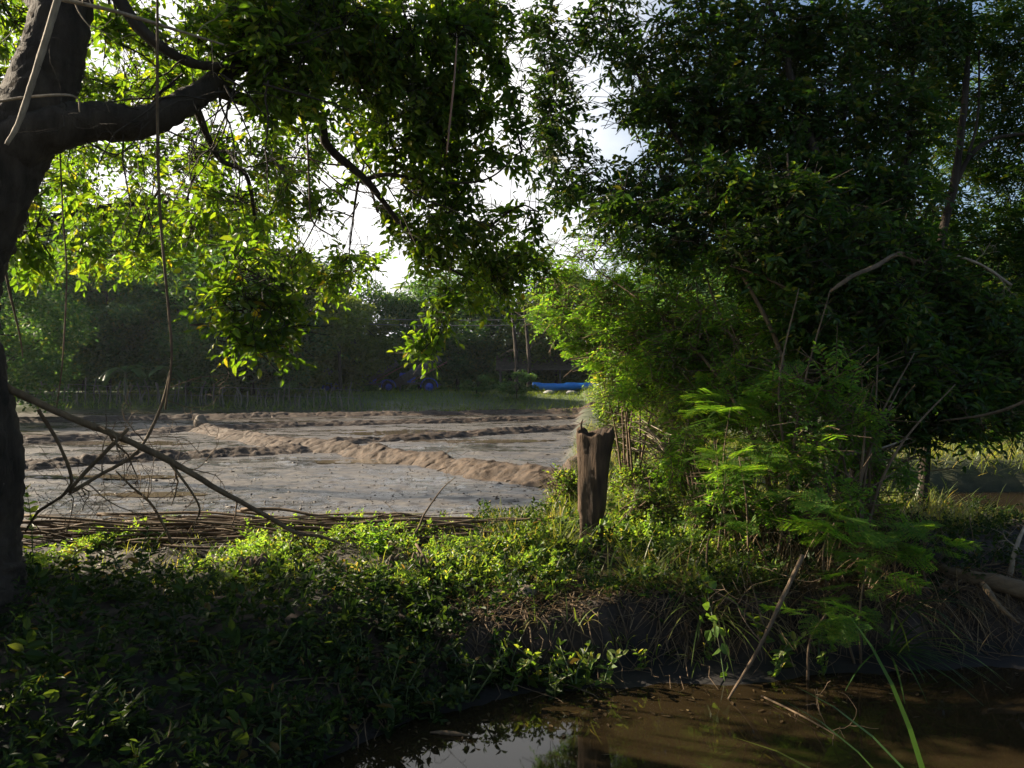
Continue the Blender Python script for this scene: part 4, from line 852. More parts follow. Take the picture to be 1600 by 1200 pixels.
# ------------------------------------------------------------------ stones
def stone(label, px, py, d, s, seed):
    n, m = 20, 12; a = np.linspace(0, 2 * math.pi, n, endpoint=False); t = np.linspace(0.02, math.pi - .02, m)
    A, T = np.meshgrid(a, t); X = np.cos(A) * np.sin(T); Y = np.sin(A) * np.sin(T); Z = np.cos(T)
    r = 1 + fbm(X * 1.7 + Z + 5, Y * 1.7 + Z * 1.3, seed) * .8 + fbm(X * 5 + Z * 3, Y * 5, seed + 3) * .18
    i = np.arange(m - 1)[:, None] * n; j = np.arange(n)[None, :]; j2 = (j + 1) % n
    b = Buf(); V = np.stack([X * r * s[0], Y * r * s[1], Z * r * s[2]], -1).reshape(-1, 3); b.add(V, np.stack([i + j, i + j2, i + n + j2, i + n + j], -1).reshape(-1, 4))
    p = at(px, py, d); o = b.obj('stone', M_STONE, loc=tuple(float(v) for v in (p[0], p[1], max(p[2], hz(p[0], p[1]) + s[2] * .3)))); tag(o, label, 'stone')
stone('largest pale brown stone on the lip of the bank left of the post', 822, 925, 5.0, (.075, .06, .04), 3)
stone('small rounded stone behind the largest stone on the bank lip', 800, 905, 5.2, (.05, .05, .045), 8)
stone('flat stone at the left end of the stones on the bank lip', 775, 930, 5.0, (.09, .06, .035), 12)
stone('tiny pale pebble in front of the largest stone', 812, 943, 4.85, (.02, .02, .018), 15)
stone('pale clod lying on the earth ridge at far left of the field', 313, 662, 26.5, (.22, .2, .28), 21)

# ------------------------------------------------------------------ brushwood pile: every stick an object
sp = []
for i in range(9):
    b = Buf(); q = np.array([[-1, 0, 0], [-.6, rng.normal() * .022, rng.normal() * .035], [-.2, rng.normal() * .025, rng.normal() * .022], [.2, rng.normal() * .025, rng.normal() * .022], [.6, rng.normal() * .025, rng.normal() * .0225], [1, rng.normal() * .03, rng.normal() * .022]]); q = smooth_path(q, 5)
    tube(b, q, np.linspace(.012, .004, len(q)), 7, .15, i)
    sp.append(b.mesh('stick', M_STICK))
for i in range(140):
    x = rng.uniform(-3.8, -.6); y = rng.uniform(6.05, 6.7); hl = rng.uniform(.5, 1.5)
    x = min(x, .1 - hl * .8) if rng.random() < .85 else x
    o = bpy.data.objects.new('brushwood_stick', sp[i % 9]); C.objects.link(o)
    t = np.clip(1.15 - abs(y - 6.3) / .45, .1, 1); o.location = (float(x), float(y), float(hz(x, y) + .015 + rng.uniform(0, .19) * t)); o.scale = (float(hl), 1., 1.); q_ = float(rng.uniform(.4, 1.35)); o.scale = (float(hl), q_, q_)
    o.rotation_euler = (rng.uniform(0, 6), rng.normal() * .03 + .01, rng.normal() * .07 + (math.pi if rng.random() < .5 else 0))
    tag(o, 'dry brown stick lying in the long brushwood pile at the near edge of the field', 'stick', 'sticks of the brushwood pile')

# ------------------------------------------------------------------ bare branches
def branch(name, label, pts, kids, mat=M_DEAD, cat='branch', n=8, twig_len=.5, depth=2, droop=0., tr=.4):
    q = smooth_path(pts, 8); root = thing(name, label, cat, q[0, :3]); b = Buf(); tube(b, q[:, :3], q[:, 3], n, .12, 3); b.obj('stem', mat, root)
    if kids:
        out = []
        for _ in range(kids):
            i = rng.integers(len(q) // 6, len(q) - 1); d = nrm(q[i + 1, :3] - q[i, :3]); s = nrm(np.cross(d, rng.normal(size=3)) + np.array([0, 0, droop]))
            grow(out, q[i, :3], d * .5 + s, twig_len * rng.uniform(.5, 1.2), q[i, 3] * tr, depth, .22, 3)
        b = Buf()
        for p, r in out: tube(b, p, np.maximum(r, .0016), 5, 0, 0, cap=False)
        b.obj('twigs', mat, root)
    return root
branch('fallen_branch', 'long bare branch slanting from the trunk down across the field view to the brushwood', [TP(10, 605, 4.7, .024), TP(100, 648, 4.75, .022), TP(180, 680, 4.85, .021), TP(265, 720, 4.95, .021), TP(350, 770, 5.1, .018), TP(420, 808, 5.3, .016), TP(462, 832, 5.45, .014), TP(500, 838, 5.5, .012), TP(535, 850, 5.5, .008)], 9, droop=-.5, twig_len=.45)
branch('fallen_branch', 'thin arched twig springing out of the brushwood toward the post', [TP(640, 880, 5.7, .010), TP(700, 862, 5.6, .009), TP(770, 850, 5.6, .007), TP(830, 840, 5.7, .004)], 3, twig_len=.3)
branch('fallen_branch', 'bare twig rising from the brushwood in the middle of the field', [TP(560, 870, 5.9, .012), TP(640, 840, 5.95, .009), TP(665, 800, 6, .007), TP(690, 765, 6.1, .005), TP(712, 745, 6.1, .003)], 3, twig_len=.35)
branch('fallen_branch', 'bare stick lying across the bank below the grass tuft', [TP(650, 850, 5.6, .010), TP(690, 905, 5.3, .010), TP(735, 940, 5.1, .008), TP(790, 985, 4.8, .005)], 4, twig_len=.3)
branch('twig_tangle', 'tangled bare branch curving over the mud just right of the trunk', [TP(200, 670, 4.8, .012), TP(110, 765, 4.9, .013), TP(160, 740, 5.0, .012), TP(215, 705, 5.1, .011), TP(250, 640, 5.2, .010), TP(268, 575, 5.2, .008)], 9, twig_len=.5, droop=-.3)
branch('twig_tangle', 'dark twiggy branch arching above the left end of the brushwood pile', [TP(60, 640, 4.8, .012), TP(95, 700, 4.9, .011), TP(110, 760, 5.0, .010), TP(60, 800, 5.1, .009), TP(40, 830, 5.2, .006)], 6, twig_len=.45)
branch('twig_tangle', 'thin tangle of bare twigs standing over the middle of the brushwood pile', [TP(270, 850, 5.8, .012), TP(238, 790, 5.7, .010), TP(205, 760, 5.6, .008), TP(180, 735, 5.6, .005)], 7, twig_len=.5, droop=.2)
branch('twig_tangle', 'dark drooping twig hanging from the slanting branch over the mud', [TP(265, 722, 4.95, .010), TP(300, 770, 5.0, .008), TP(312, 800, 5.1, .006), TP(295, 830, 5.3, .004)], 4, twig_len=.35)
branch('dead_stick', 'short forked pale stick lying below the brushwood pile with a bright cut end', [TP(230, 868, 5.5, .012), TP(255, 895, 5.3, .013), TP(270, 920, 5.1, .011)], 2, M_PALE, 'stick', twig_len=.2)
branch('leaning_stick', 'long pale stick leaning from the bank down into the water', [TP(1138, 1092, 4.27, .006), TP(1163, 1052, 4.33, .009), TP(1188, 1008, 4.38, .010), TP(1210, 962, 4.46, .012), TP(1232, 915, 4.56, .0135), TP(1254, 868, 4.66, .014)], 2, M_STEM, 'stick')
branch('broken_branch', 'thick broken branch stub catching the sun among dark leaves at upper right', [TP(1298, 456, 5.6, .004), TP(1306, 449, 5.6, .013), TP(1335, 430, 5.7, .015), TP(1368, 416, 5.9, .017), TP(1405, 396, 6.3, .019), TP(1428, 405, 6.9, .022), TP(1412, 440, 7.45, .026)], 3, M_STEM, twig_len=.3)
branch('bare_branch', 'bare branch reaching in from the right edge above the pool', [TP(1640, 605, 6.3, .016), TP(1590, 632, 6.4, .014), TP(1540, 648, 6.5, .012), TP(1468, 658, 6.6, .006)], 4, M_STEM, twig_len=.3)
branch('bare_branch', 'sunlit bare twig low among the stems left of the pool', [TP(1322, 710, 6.0, .010), TP(1370, 702, 6.1, .009), TP(1420, 685, 6.3, .005)], 2, M_PALE, twig_len=.25)
branch('bare_branch', 'pale bare branch slanting at the far right edge under the blue sky', [TP(1490, 398, 7.2, .012), TP(1535, 415, 7.2, .014), TP(1580, 446, 7.2, .016)], 2, M_PALE, twig_len=.3)
branch('bare_branch', 'pale twig crossing the dark leaves near the middle of the right thicket', [TP(1140, 415, 6.4, .005), TP(1190, 432, 6.3, .008), TP(1260, 465, 6.3, .010)], 1, M_STEM, twig_len=.25)
branch('forked_stick', 'forked stick standing upright at the right edge behind the log', [TP(1575, 915, 5.4, .018), TP(1585, 865, 5.4, .016), TP(1598, 830, 5.5, .012), TP(1620, 790, 5.6, .008)], 2, M_PALE, 'stick', twig_len=.25)
branch('fallen_log', 'thick sunlit fallen log lying over the dark hollow at the right edge', [TP(1455, 885, 5.55, .045), TP(1490, 898, 5.35, .05), TP(1545, 908, 5.2, .055), TP(1610, 925, 5.1, .06), TP(1690, 935, 5.0, .062)], 0, M_LOG, 'log', 14)
branch('fallen_log', 'thin forked root hanging down from the thick log into the hollow', [TP(1535, 912, 5.1, .022), TP(1560, 945, 4.95, .016), TP(1592, 975, 4.85, .008)], 2, M_LOG, 'log', twig_len=.2)
branch('water_twig', 'thin bare twig floating on the brown water at the lower right', [np.append(at(1190, 1090, 4.28) * [1, 1, 0] + [0, 0, .012], .006), np.append(at(1250, 1120, 4.03) * [1, 1, 0] + [0, 0, .014], .005), np.append(at(1312, 1155, 3.78) * [1, 1, 0] + [0, 0, .012], .003)], 4, M_DEAD, 'twig', twig_len=.22, depth=1)
branch('water_twig', 'dark leaf-shaped floating stick on the sky reflection in the water', [np.append(at(672, 1147, 3.84) * [1, 1, 0] + [0, 0, .008], .004), np.append(at(700, 1149, 3.83) * [1, 1, 0] + [0, 0, .010], .012), np.append(at(738, 1153, 3.8) * [1, 1, 0] + [0, 0, .008], .003)], 0, M_DEAD, 'twig')

# hanging woody vines
def liana(label, pts, mat, kids=0): branch('hanging_vine', label, pts, kids, mat, 'vine', 7, .35, 1, -.4)
liana('long thin vine hanging from the big limb down to the tangled twigs', [TP(246, -20, 4.7, .008), TP(246, 190, 4.7, .009), TP(250, 330, 4.75, .009), TP(262, 470, 4.8, .008), TP(268, 560, 4.85, .008), TP(258, 640, 4.9, .006)], M_DEAD)
liana('thick pale vine slanting down across the trunk at the upper left', [TP(98, -30, 4.2, .018), TP(72, 60, 4.2, .018), TP(50, 130, 4.2, .017), TP(30, 190, 4.2, .015), TP(10, 226, 4.2, .011)], M_PALE)
liana('thin bare vine hanging at far left in front of the dark wood', [TP(92, 200, 5.0, .005), TP(98, 330, 5.0, .005), TP(104, 430, 5.0, .0055), TP(98, 560, 5.0, .005), TP(88, 640, 5.1, .004)], M_DEAD)
liana('thin twig crossing the trunk horizontally at the upper left', [TP(-20, 162, 4.3, .007), TP(40, 152, 4.3, .008), TP(115, 150, 4.35, .006), TP(125, 175, 4.4, .003)], M_PALE)
liana('long grey twig slanting through the leaves from the top left', [TP(60, -8, 4.6, .012), TP(170, 15, 4.7, .012), TP(260, 42, 4.9, .010), TP(350, 70, 5.1, .006)], M_PALE, 4)
liana('reddish hanging stick in front of the sky gap', [TP(714, 60, 5.8, .005), TP(710, 120, 5.8, .008), TP(703, 190, 5.8, .008), TP(698, 240, 5.8, .006)], M_ORANGE)
liana('thin looping vine hanging below the canopy left of the sky gap', [TP(480, 210, 6.2, .008), TP(483, 290, 6.2, .008), TP(488, 345, 6.2, .007), TP(520, 370, 6.3, .006)], M_DEAD)
liana('slack thin vine sagging across the bright sky gap', [TP(478, 240, 6.3, .006), TP(510, 270, 6.3, .006), TP(545, 295, 6.4, .006), TP(590, 303, 6.5, .005)], M_DEAD)
liana('straight twig hanging against the dark wood beside the trunk', [TP(2, 360, 5.2, .012), TP(10, 430, 5.2, .010), TP(30, 520, 5.2, .006), TP(36, 560, 5.2, .003)], M_DEAD)

# ------------------------------------------------------------------ far side of the field
def far_mesh(seed, w, h, base, clumps, per, leaf, mat_name='crown'):
    g = np.random.default_rng(seed); b = Buf()
    u = nrm(g.normal(size=(clumps, 3))) * g.uniform(.35, 1, (clumps, 1)) ** .6
    c = u * [w, w, (h - base) / 2] + [0, 0, (h + base) / 2]
    rr = g.uniform(.16, .34, clumps) * w * 1.15
    for i in range(clumps):
        p = nrm(g.normal(size=(per, 3))) * g.uniform(.2, 1, (per, 1)) ** .5 * [rr[i], rr[i], rr[i] * .62] + c[i]
        p[:, 2] = np.maximum(p[:, 2], .05)
        d = nrm(g.normal(size=(per, 3)) * [1, 1, .5] + [0, 0, -.25]); nn = nrm(g.normal(size=(per, 3)) * .6 + [0, 0, 1.])
        rhombs(b, p, d, nn, leaf * g.uniform(.6, 1.3, per), leaf * .5)
    return b, c, rr
def far_tree(label, px, d, w, h, base, seed, mat=M_FAR, clumps=60, per=420, leaf=.30, trunk_r=.16, name='far_tree', cat='tree', group=None):
    x = (px - 800) / F * d; root = thing(name, label, cat, (x, d, hz(x, d)), group)
    b, c, rr = far_mesh(seed, w, h, base, clumps, per, leaf); b.obj('crown', mat, root, smooth=False, loc=(0, 0, 0))
    t = Buf(); g = np.random.default_rng(seed); q = smooth_path([(0, 0, -.2), (g.normal() * .2, 0, h * .3), (g.normal() * .4, 0, h * .75)], 6); tube(t, q, np.linspace(trunk_r, trunk_r * .4, len(q)), 9, .1, seed)
    t.obj('trunk', M_BARK, root, loc=(0, 0, 0))
    t = Buf()
    for i in range(min(9, clumps)):
        s = q[g.integers(len(q) // 3, len(q))]; qq = smooth_path([s, (s + c[i]) / 2 + [0, 0, .2], c[i]], 4); tube(t, qq, np.linspace(trunk_r * .35, .02, len(qq)), 5, cap=False)
    t.obj('limbs', M_BARK, root, loc=(0, 0, 0))
    return root
A = far_tree('dark spreading tree at the far left edge behind the fence', 40, 47, 5.4, 9.2, .5, 1)
Bt = far_tree('dark round-crowned tree behind the fence, second from the left', 170, 50, 5.2, 9.8, .4, 2)
Ct = far_tree('dark tree behind the fence standing behind the banana plants', 290, 49, 5.0, 9.0, .3, 3)
Dt = far_tree('slender tree left of the sky gap with leaning crown', 470, 50, 3.6, 8.6, .5, 4, M_FARY)
def fdup(src, label, px, d, s, rz):
    x = (px - 800) / F * d; dup(src, (x, d, hz(x, d)), rz, s, label)
fdup(Ct, 'dark tree behind the fence right of the banana plants', 395, 48, .93, 2.1)
fdup(Dt, 'low bright tree under the sky gap', 555, 54, .78, 1.2)
fdup(A, 'broad tree behind the blue farm machines', 620, 62, .98, 2.6)
fdup(Bt, 'tree left of the two bare trunks behind the machines', 715, 60, 1.0, .7)
fdup(Ct, 'tree behind the thatched shed', 800, 62, 1.25, 4.0)
fdup(Dt, 'tall thin tree right of the thatched shed', 870, 58, 1.05, 5.0)
fdup(A, 'tree behind the blue tarpaulin half hidden by the thicket', 960, 60, .9, 3.3)
fdup(Bt, 'taller tree in the second row at the far left', 80, 62, 1.6, 3.0)
fdup(Dt, 'tall pale-leaved tree at far left rising above the second row', 20, 56, 1.7, 2.2)
fdup(Dt, 'tall pale-leaved tree in the second row left of the slender tree', 330, 66, 1.75, 4.4)
fdup(Dt, 'bright-topped tree in the second row above the fence', 230, 60, 1.75, .4)
fdup(A, 'wide tree in the second row behind the slender tree', 380, 64, 1.5, 5.2)
fdup(Ct, 'big tree at the left side of the field beside the trunk', -30, 33, .80, 1.0)
for i, (px, d, s, src) in enumerate([(1080, 40, .9, Bt), (1200, 34, .95, Ct), (1330, 32, .9, A), (1460, 28, .62, Bt), (1560, 33, .8, Ct), (1680, 30, .9, A), (1150, 55, 1.1, A)]):
    fdup(src, ['tree far behind the lit side of the feathery tree', 'tree far behind the many stems', 'tree far behind the dark three-stemmed tree', 'small tree beyond the pool', 'tree beyond the pool near the right edge', 'tree beyond the pool past the right edge', 'second row tree far behind the thicket'][i], px, d, s, i * 1.3)

# far-off wood closing the view
b = Buf(); g = np.random.default_rng(77); n = 60000; X = g.uniform(-75, 80, n); Y = g.uniform(68, 84, n); T = 4.6 + fbm(X * .12, X * 0, 7) * 5
Z = 1 + g.uniform(0, 1, n) * T; d = nrm(g.normal(size=(n, 3)) * [1, 1, .4]); rhombs(b, np.stack([X, Y, Z], 1), d, nrm(g.normal(size=(n, 3)) * .6 + [0, -.3, 1]), g.uniform(.5, 1.1, n), .5)
tag(b.obj('far_wood', M_FAR, smooth=False), 'far-off dark wood closing the view behind the trees', 'wood', kind='stuff')

# bushes under the far trees
sh = far_tree('round dark bush left of the blue tarpaulin', 808, 47, 1.15, 2.0, .0, 12, M_FAR, 20, 150, .16, .04, 'far_bush', 'bush')
for px, d, s, lab in ((745, 48, .8, 'dark bush between the chute machine and the shed'), (450, 46, 1.0, 'dark bush at the right end of the fence'), (30, 46, 1.2, 'dark bush behind the fence at the far left'), (330, 46, 1.1, 'dark bush behind the middle of the fence'), (130, 46.5, 1.0, 'dark bush behind the fence left of the banana plants')):
    fdup(sh, lab, px, d, s, px * .1)
# bare trunks
for px, lab in ((806, 'bare thin trunk standing left of its twin by the thatched shed'), (826, 'bare thin trunk standing right of its twin by the thatched shed')):
    x = (px - 800) / F * 52; branch('dead_tree', lab, [(x, 52, hz(x, 52) - .2, .16), (x + .05, 52, 3.0, .14), (x - .1, 52, 5.0, .11), (x - .3, 52, 7.0, .06)], 3, M_BARK, 'trunk', twig_len=1.2)

# palm
x = (655 - 800) / F * 64; z0 = hz(x, 64); root = thing('palm_tree', 'palm with feathery fronds rising behind the broad tree', 'palm', (x, 64, z0))
b = Buf(); q = smooth_path([(0, 0, -.2), (.2, 0, 4), (.1, 0, 8.4)], 8); tube(b, q, np.linspace(.18, .11, len(q)), 9, .06); b.obj('trunk', M_BARK, root, loc=(0, 0, 0))
b = Buf()
for i in range(16):
    a = i * 2.4; e = rng.uniform(.1, .9); d = np.array([math.cos(a), math.sin(a), e]); d /= np.linalg.norm(d); t = np.linspace(0, 1, 34)
    P = np.array([.1, 0, 8.4]) + d * t[:, None] * 3.0 - np.array([0, 0, 1.5]) * t[:, None] ** 2; T = nrm(np.gradient(P, axis=0)); S = nrm(np.cross(T, [0, 0, 1.]))
    for sd in (-1, 1): rhombs(b, P, T * .5 + S * sd - [0, 0, .3], np.tile([0, 0, 1.], (34, 1)), .75 * np.sin(.25 + t * 2.6), .07)
b.obj('fronds', M_FARY, root, smooth=False, loc=(0, 0, 0))

# banana plants
def banana(label, px, d, h, seed):
    x = (px - 800) / F * d; root = thing('banana_plant', label, 'banana plant', (x, d, hz(x, d))); g = np.random.default_rng(seed)
    b = Buf(); q = smooth_path([(0, 0, -.1), (.05, 0, h * .3), (.02, 0, h * .55)], 5); tube(b, q, np.linspace(.13, .07, len(q)), 9); b.obj('stem', M_GREENSTEM, root, loc=(0, 0, 0))
    b = Buf()
    for i in range(9):
        a = i * 2.4 + g.normal() * .3; e = g.uniform(.5, 1.3); n = 10; t = np.linspace(0, 1, n); L = h * .62
        d_ = np.array([math.cos(a), math.sin(a), e]); d_ /= np.linalg.norm(d_)
        P = np.array([.02, 0, h * .55]) + d_ * t[:, None] * L - np.array([0, 0, .95 * L * (1.4 - e * .6)]) * t[:, None] ** 2.2
        S = np.array([-math.sin(a), math.cos(a), 0]); w = (.26 * np.sin(np.clip(t * 3.0 + .08, 0, math.pi)) ** .7 + .015)[:, None]
        V = np.stack([P - S * w - [0, 0, .05], P, P + S * w - [0, 0, .05]], 1).reshape(-1, 3); k = np.arange(n - 1)[:, None] * 3
        b.add(V, np.vstack([k + np.array([0, 1, 4, 3]), k + np.array([1, 2, 5, 4])]))
    b.obj('leaves', M_BANANA, root, loc=(0, 0, 0))
banana('larger banana plant behind the fence with drooping leaves', 195, 44.5, 3.0, 4); banana('banana plant right beside the larger one behind the fence', 262, 45, 2.9, 7); banana('small banana plant at the far left behind the fence', 38, 45, 3.4, 9)

# fence of rough sticks
fx0, fx1, fd = -29.0, -8.5, 43.0
root = thing('stick_fence', 'rough stick fence with sagging wire along the far side of the field', 'fence', (fx0, fd, hz(fx0, fd)))
for i in range(64):
    x = fx0 + (fx1 - fx0) * (i + rng.uniform(-.3, .3)) / 63; y = fd + rng.normal() * .15; z = hz(x, y); h = rng.uniform(.8, 1.55); b = Buf()
    q = smooth_path([(x, y, z - .1), (x + rng.normal() * .07, y, z + h * .5), (x + rng.normal() * .16, y, z + h)], 3); tube(b, q, np.linspace(.05, .03, len(q)) * rng.uniform(.7, 1.3), 6, .15, i); b.obj('fence_post', M_FPOST, root)
for hgt in (.6, 1.05):
    b = Buf(); xs = np.linspace(fx0, fx1, 60); tube(b, np.stack([xs, np.full(60, fd), H(xs, np.full(60, fd)) + hgt + np.abs(np.sin(xs * 1.1)) * .05], 1), .012, 4); b.obj('wire', M_WIRE, root)

# farm machines with a raised chute
def wheel(root, x, y, z, r, w, name='wheel'):
    b = Buf(); prof = [(r * .62, -w / 2), (r * .95, -w / 2), (r, -w * .3), (r, w * .3), (r * .95, w / 2), (r * .62, w / 2)]; n = 22; a = np.arange(n) * 2 * math.pi / n
    V = np.stack([np.stack([x + rr * np.cos(a), np.full(n, y + oo), z + rr * np.sin(a)], 1) for rr, oo in prof]).reshape(-1, 3); m = len(prof)
    i = np.arange(m)[:, None] * n; i2 = ((np.arange(m) + 1) % m)[:, None] * n; j = np.arange(n)[None, :]; j2 = (j + 1) % n
    b.add(V, np.stack([i + j, i + j2, i2 + j2, i2 + j], -1).reshape(-1, 4)); o = b.obj('wheel', M_RUBBER, root, loc=(0, 0, 0))
    b = Buf(); tube(b, [(x, y - w * .3, z), (x, y + w * .3, z)], r * .63, 18); tube(b, [(x, y - w * .6, z), (x, y + w * .6, z)], r * .16, 10); h = b.obj('hub', M_BLUE, o, loc=(0, 0, 0))
def fender(root, x, y, z, r, w):
    b = Buf(); a = np.linspace(R(-5), R(185), 18); V = []
    for rr in (r, r + .05):
        for oo in (-w / 2, w / 2): V.append(np.stack([x + rr * np.cos(a), np.full(18, y + oo), z + rr * np.sin(a)], 1))
    V = np.stack(V, 1).reshape(-1, 3); k = np.arange(17)[:, None] * 4
    b.add(V, np.vstack([k + np.array(q) for q in ([0, 1, 5, 4], [2, 6, 7, 3], [0, 4, 6, 2], [1, 3, 7, 5])])); b.obj('fender', M_BLUE, root, loc=(0, 0, 0))
def machine(label, px, d, rot, s):
    x = (px - 800) / F * d; root = thing('farm_machine', label, 'farm machine', (x, d, hz(x, d)))
    b = Buf(); box(b, (0, 0, .62), (2.2, .9, .14)); box(b, (1.2, 0, .55), (.9, .12, .1)); b.obj('chassis', M_DARK, root, loc=(0, 0, 0))
    b = Buf(); box(b, (-.55, 0, 1.0), (1.0, .95, .62), 0, 0, .06); box(b, (-.2, 0, 1.25), (.5, .7, .5), 0, R(25), .05); b.obj('engine_box', M_BLUE, root, loc=(0, 0, 0))
    b = Buf()
    ca, sa = math.cos(R(31)), math.sin(R(31))
    def chute(u, v, w, su, sv, sw): box(b, (.25 + ca * u - sa * w, v, 1.25 + sa * u + ca * w), (su, sv, sw), 0, -R(31), .02)
    chute(0, 0, 0, 3.3, .95, .08); chute(0, -.47, .27, 3.3, .06, .5); chute(0, .47, .27, 3.3, .06, .5); chute(-1.62, 0, .25, .06, .9, .46)
    for u in (-1.1, -.4, .3, 1.0): chute(u, -.52, .25, .07, .05, .5)
    b.obj('chute', M_DARK, root, loc=(0, 0, 0))
    b = Buf(); tube(b, [(-.3, -.5, .75), (2.0, -.5, 2.02)], .045, 8); b.obj('rail', M_ORANGE, root, loc=(0, 0, 0))
    for sd in (-.58, .58): wheel(root, .85, sd, .42, .42, .2); fender(root, .85, sd, .42, .52, .3)
    b = Buf(); tube(b, [(-1.0, -.3, .62), (-1.05, -.3, .02)], .04, 8); tube(b, [(-1.0, .3, .62), (-1.05, .3, .02)], .04, 8); b.obj('stand', M_DARK, root, loc=(0, 0, 0))
    root.rotation_euler = (0, 0, rot); root.scale = (s, s, s); return root
machine('blue farm machine with dark raised chute, the right one of the pair under the trees', 650, 54, .12, 1.08)
machine('blue farm machine with dark raised chute, the left one partly behind bushes', 588, 56, .3, .95)
machine('small blue farm machine in the dark at the end of the fence', 528, 55, 2.9, .7)

# thatched shed on posts
x = (850 - 800) / F * 58; z0 = hz(x, 58); root = thing('open_shed', 'low open shed with dark thatched roof on wooden posts', 'shed', (x, 58, z0))
b = Buf(); n = 12
for sd in (-1, 1):
    for k in range(4):
        t0, t1 = k / 4, (k + 1) / 4
        V = np.array([(-3.6, sd * 1.7 * t0, 2.75 - .95 * t0), (3.6, sd * 1.7 * t0, 2.75 - .95 * t0), (3.6, sd * 1.7 * (t1 + .06), 2.75 - .95 * (t1 + .06)), (-3.6, sd * 1.7 * (t1 + .06), 2.75 - .95 * (t1 + .06))])
        V = np.vstack([V + [0, 0, .012 * (4 - k)], V - [0, 0, .10 - .012 * (4 - k)]])
        b.add(V, [(0, 1, 2, 3), (7, 6, 5, 4), (0, 4, 5, 1), (1, 5, 6, 2), (2, 6, 7, 3), (3, 7, 4, 0)])
b.obj('roof', M_THATCH, root, smooth=False, loc=(0, 0, 0))
for px_ in (-3.3, -1.1, 1.1, 3.3):
    for py_ in (-1.45, 1.45): b = Buf(); tube(b, [(px_, py_, -.2), (px_ + .03, py_, 1.0), (px_, py_, 1.86)], .07, 8, .1); b.obj('support_post', M_FPOST, root, loc=(0, 0, 0))

# blue tarpaulin roll on trestles
x = (884 - 800) / F * 53; z0 = hz(x, 53); root = thing('tarpaulin_roll', 'bright blue plastic tarpaulin roll lying on low trestles by the road', 'tarpaulin', (x, 53, z0))
zc = at(0, 604, 53)[2] - z0
b = Buf(); t = np.linspace(-2.3, 2.3, 30); P = np.stack([t, np.sin(t * 1.3) * .05, zc + np.sin(t * 2.1) * .03], 1); tube(b, P, .25 + .03 * np.sin(t * 5), 14, .10, 4); b.obj('roll', M_TARP, root, loc=(0, 0, 0))
for tx in (-1.8, 0, 1.8):
    b = Buf(); 
    for sd in (-.35, .35): tube(b, [(tx, sd, -.05), (tx, sd * .5, zc - .2)], .04, 6)
    tube(b, [(tx, -.3, zc - .26), (tx, .3, zc - .26)], .04, 6); b.obj('trestle', M_FPOST, root, loc=(0, 0, 0))
# pale sacks on the verge below it
for px, lab in ((858, 'pale crumpled sack lying on the ground left under the blue tarpaulin'), (893, 'small pale sack lying right under the blue tarpaulin')):
    d = 50; x = (px - 800) / F * d; n, m = 16, 10; a = np.linspace(0, 2 * math.pi, n, endpoint=False); tt = np.linspace(.02, math.pi - .02, m); A_, T_ = np.meshgrid(a, tt)
    X = np.cos(A_) * np.sin(T_); Y = np.sin(A_) * np.sin(T_); Z = np.cos(T_); r = 1 + fbm(X * 3 + Z * 2, Y * 3 + Z, px) * .7
    i = np.arange(m - 1)[:, None] * n; j = np.arange(n)[None, :]; j2 = (j + 1) % n
    b = Buf(); b.add(np.stack([X * r * .36, Y * r * .3, Z * r * .15], -1).reshape(-1, 3), np.stack([i + j, i + j2, i + n + j2, i + n + j], -1).reshape(-1, 4)); tag(b.obj('sack', M_SACK, loc=(x, d, hz(x, d) + .14)), lab, 'sack')

# leaning pole with overhead wires
branch('utility_pole', 'leaning dark pole below the sky gap carrying thin overhead wires', [((533 - 800) / F * 50, 50, .6, .13), ((530 - 800) / F * 50, 50, 4.0, .11), ((526 - 800) / F * 50, 50, 8.0, .09)], 0, M_BARK, 'pole')
for dz, lab in ((0, 'upper thin overhead wire running from the leaning pole to the right'), (-.35, 'lower thin overhead wire running from the leaning pole to the right')):
    x0 = (530 - 800) / F * 50; x1 = (1000 - 800) / F * 50; t = np.linspace(0, 1, 30); b = Buf()
    tube(b, np.stack([x0 + (x1 - x0) * t, np.full(30, 49.85), 6.05 + dz - .5 * 4 * t * (1 - t) * .5 + t * .2], 1), .022, 4); tag(b.obj('overhead_wire', M_WIRE), lab, 'wire')

# ------------------------------------------------------------------ thin evening haze
m, nt, out = new_mat('haze'); v = nt.nodes.new('ShaderNodeVolumePrincipled'); v.inputs['Color'].default_value = (.78, .88, 1, 1); v.inputs['Density'].default_value = .00018; v.inputs['Anisotropy'].default_value = .35
nt.links.new(v.outputs[0], out.inputs['Volume'])
b = Buf(); b.add([(x, y, z) for z in (-2., 26.) for x, y in ((-1500, -200), (1500, -200), (1500, 1200), (-1500, 1200))], [(3, 2, 1, 0), (4, 5, 6, 7), (0, 1, 5, 4), (1, 2, 6, 5), (2, 3, 7, 6), (3, 0, 4, 7)])
tag(b.obj('haze', m, smooth=False), 'thin sunlit haze in the air over the field', 'haze', kind='stuff')

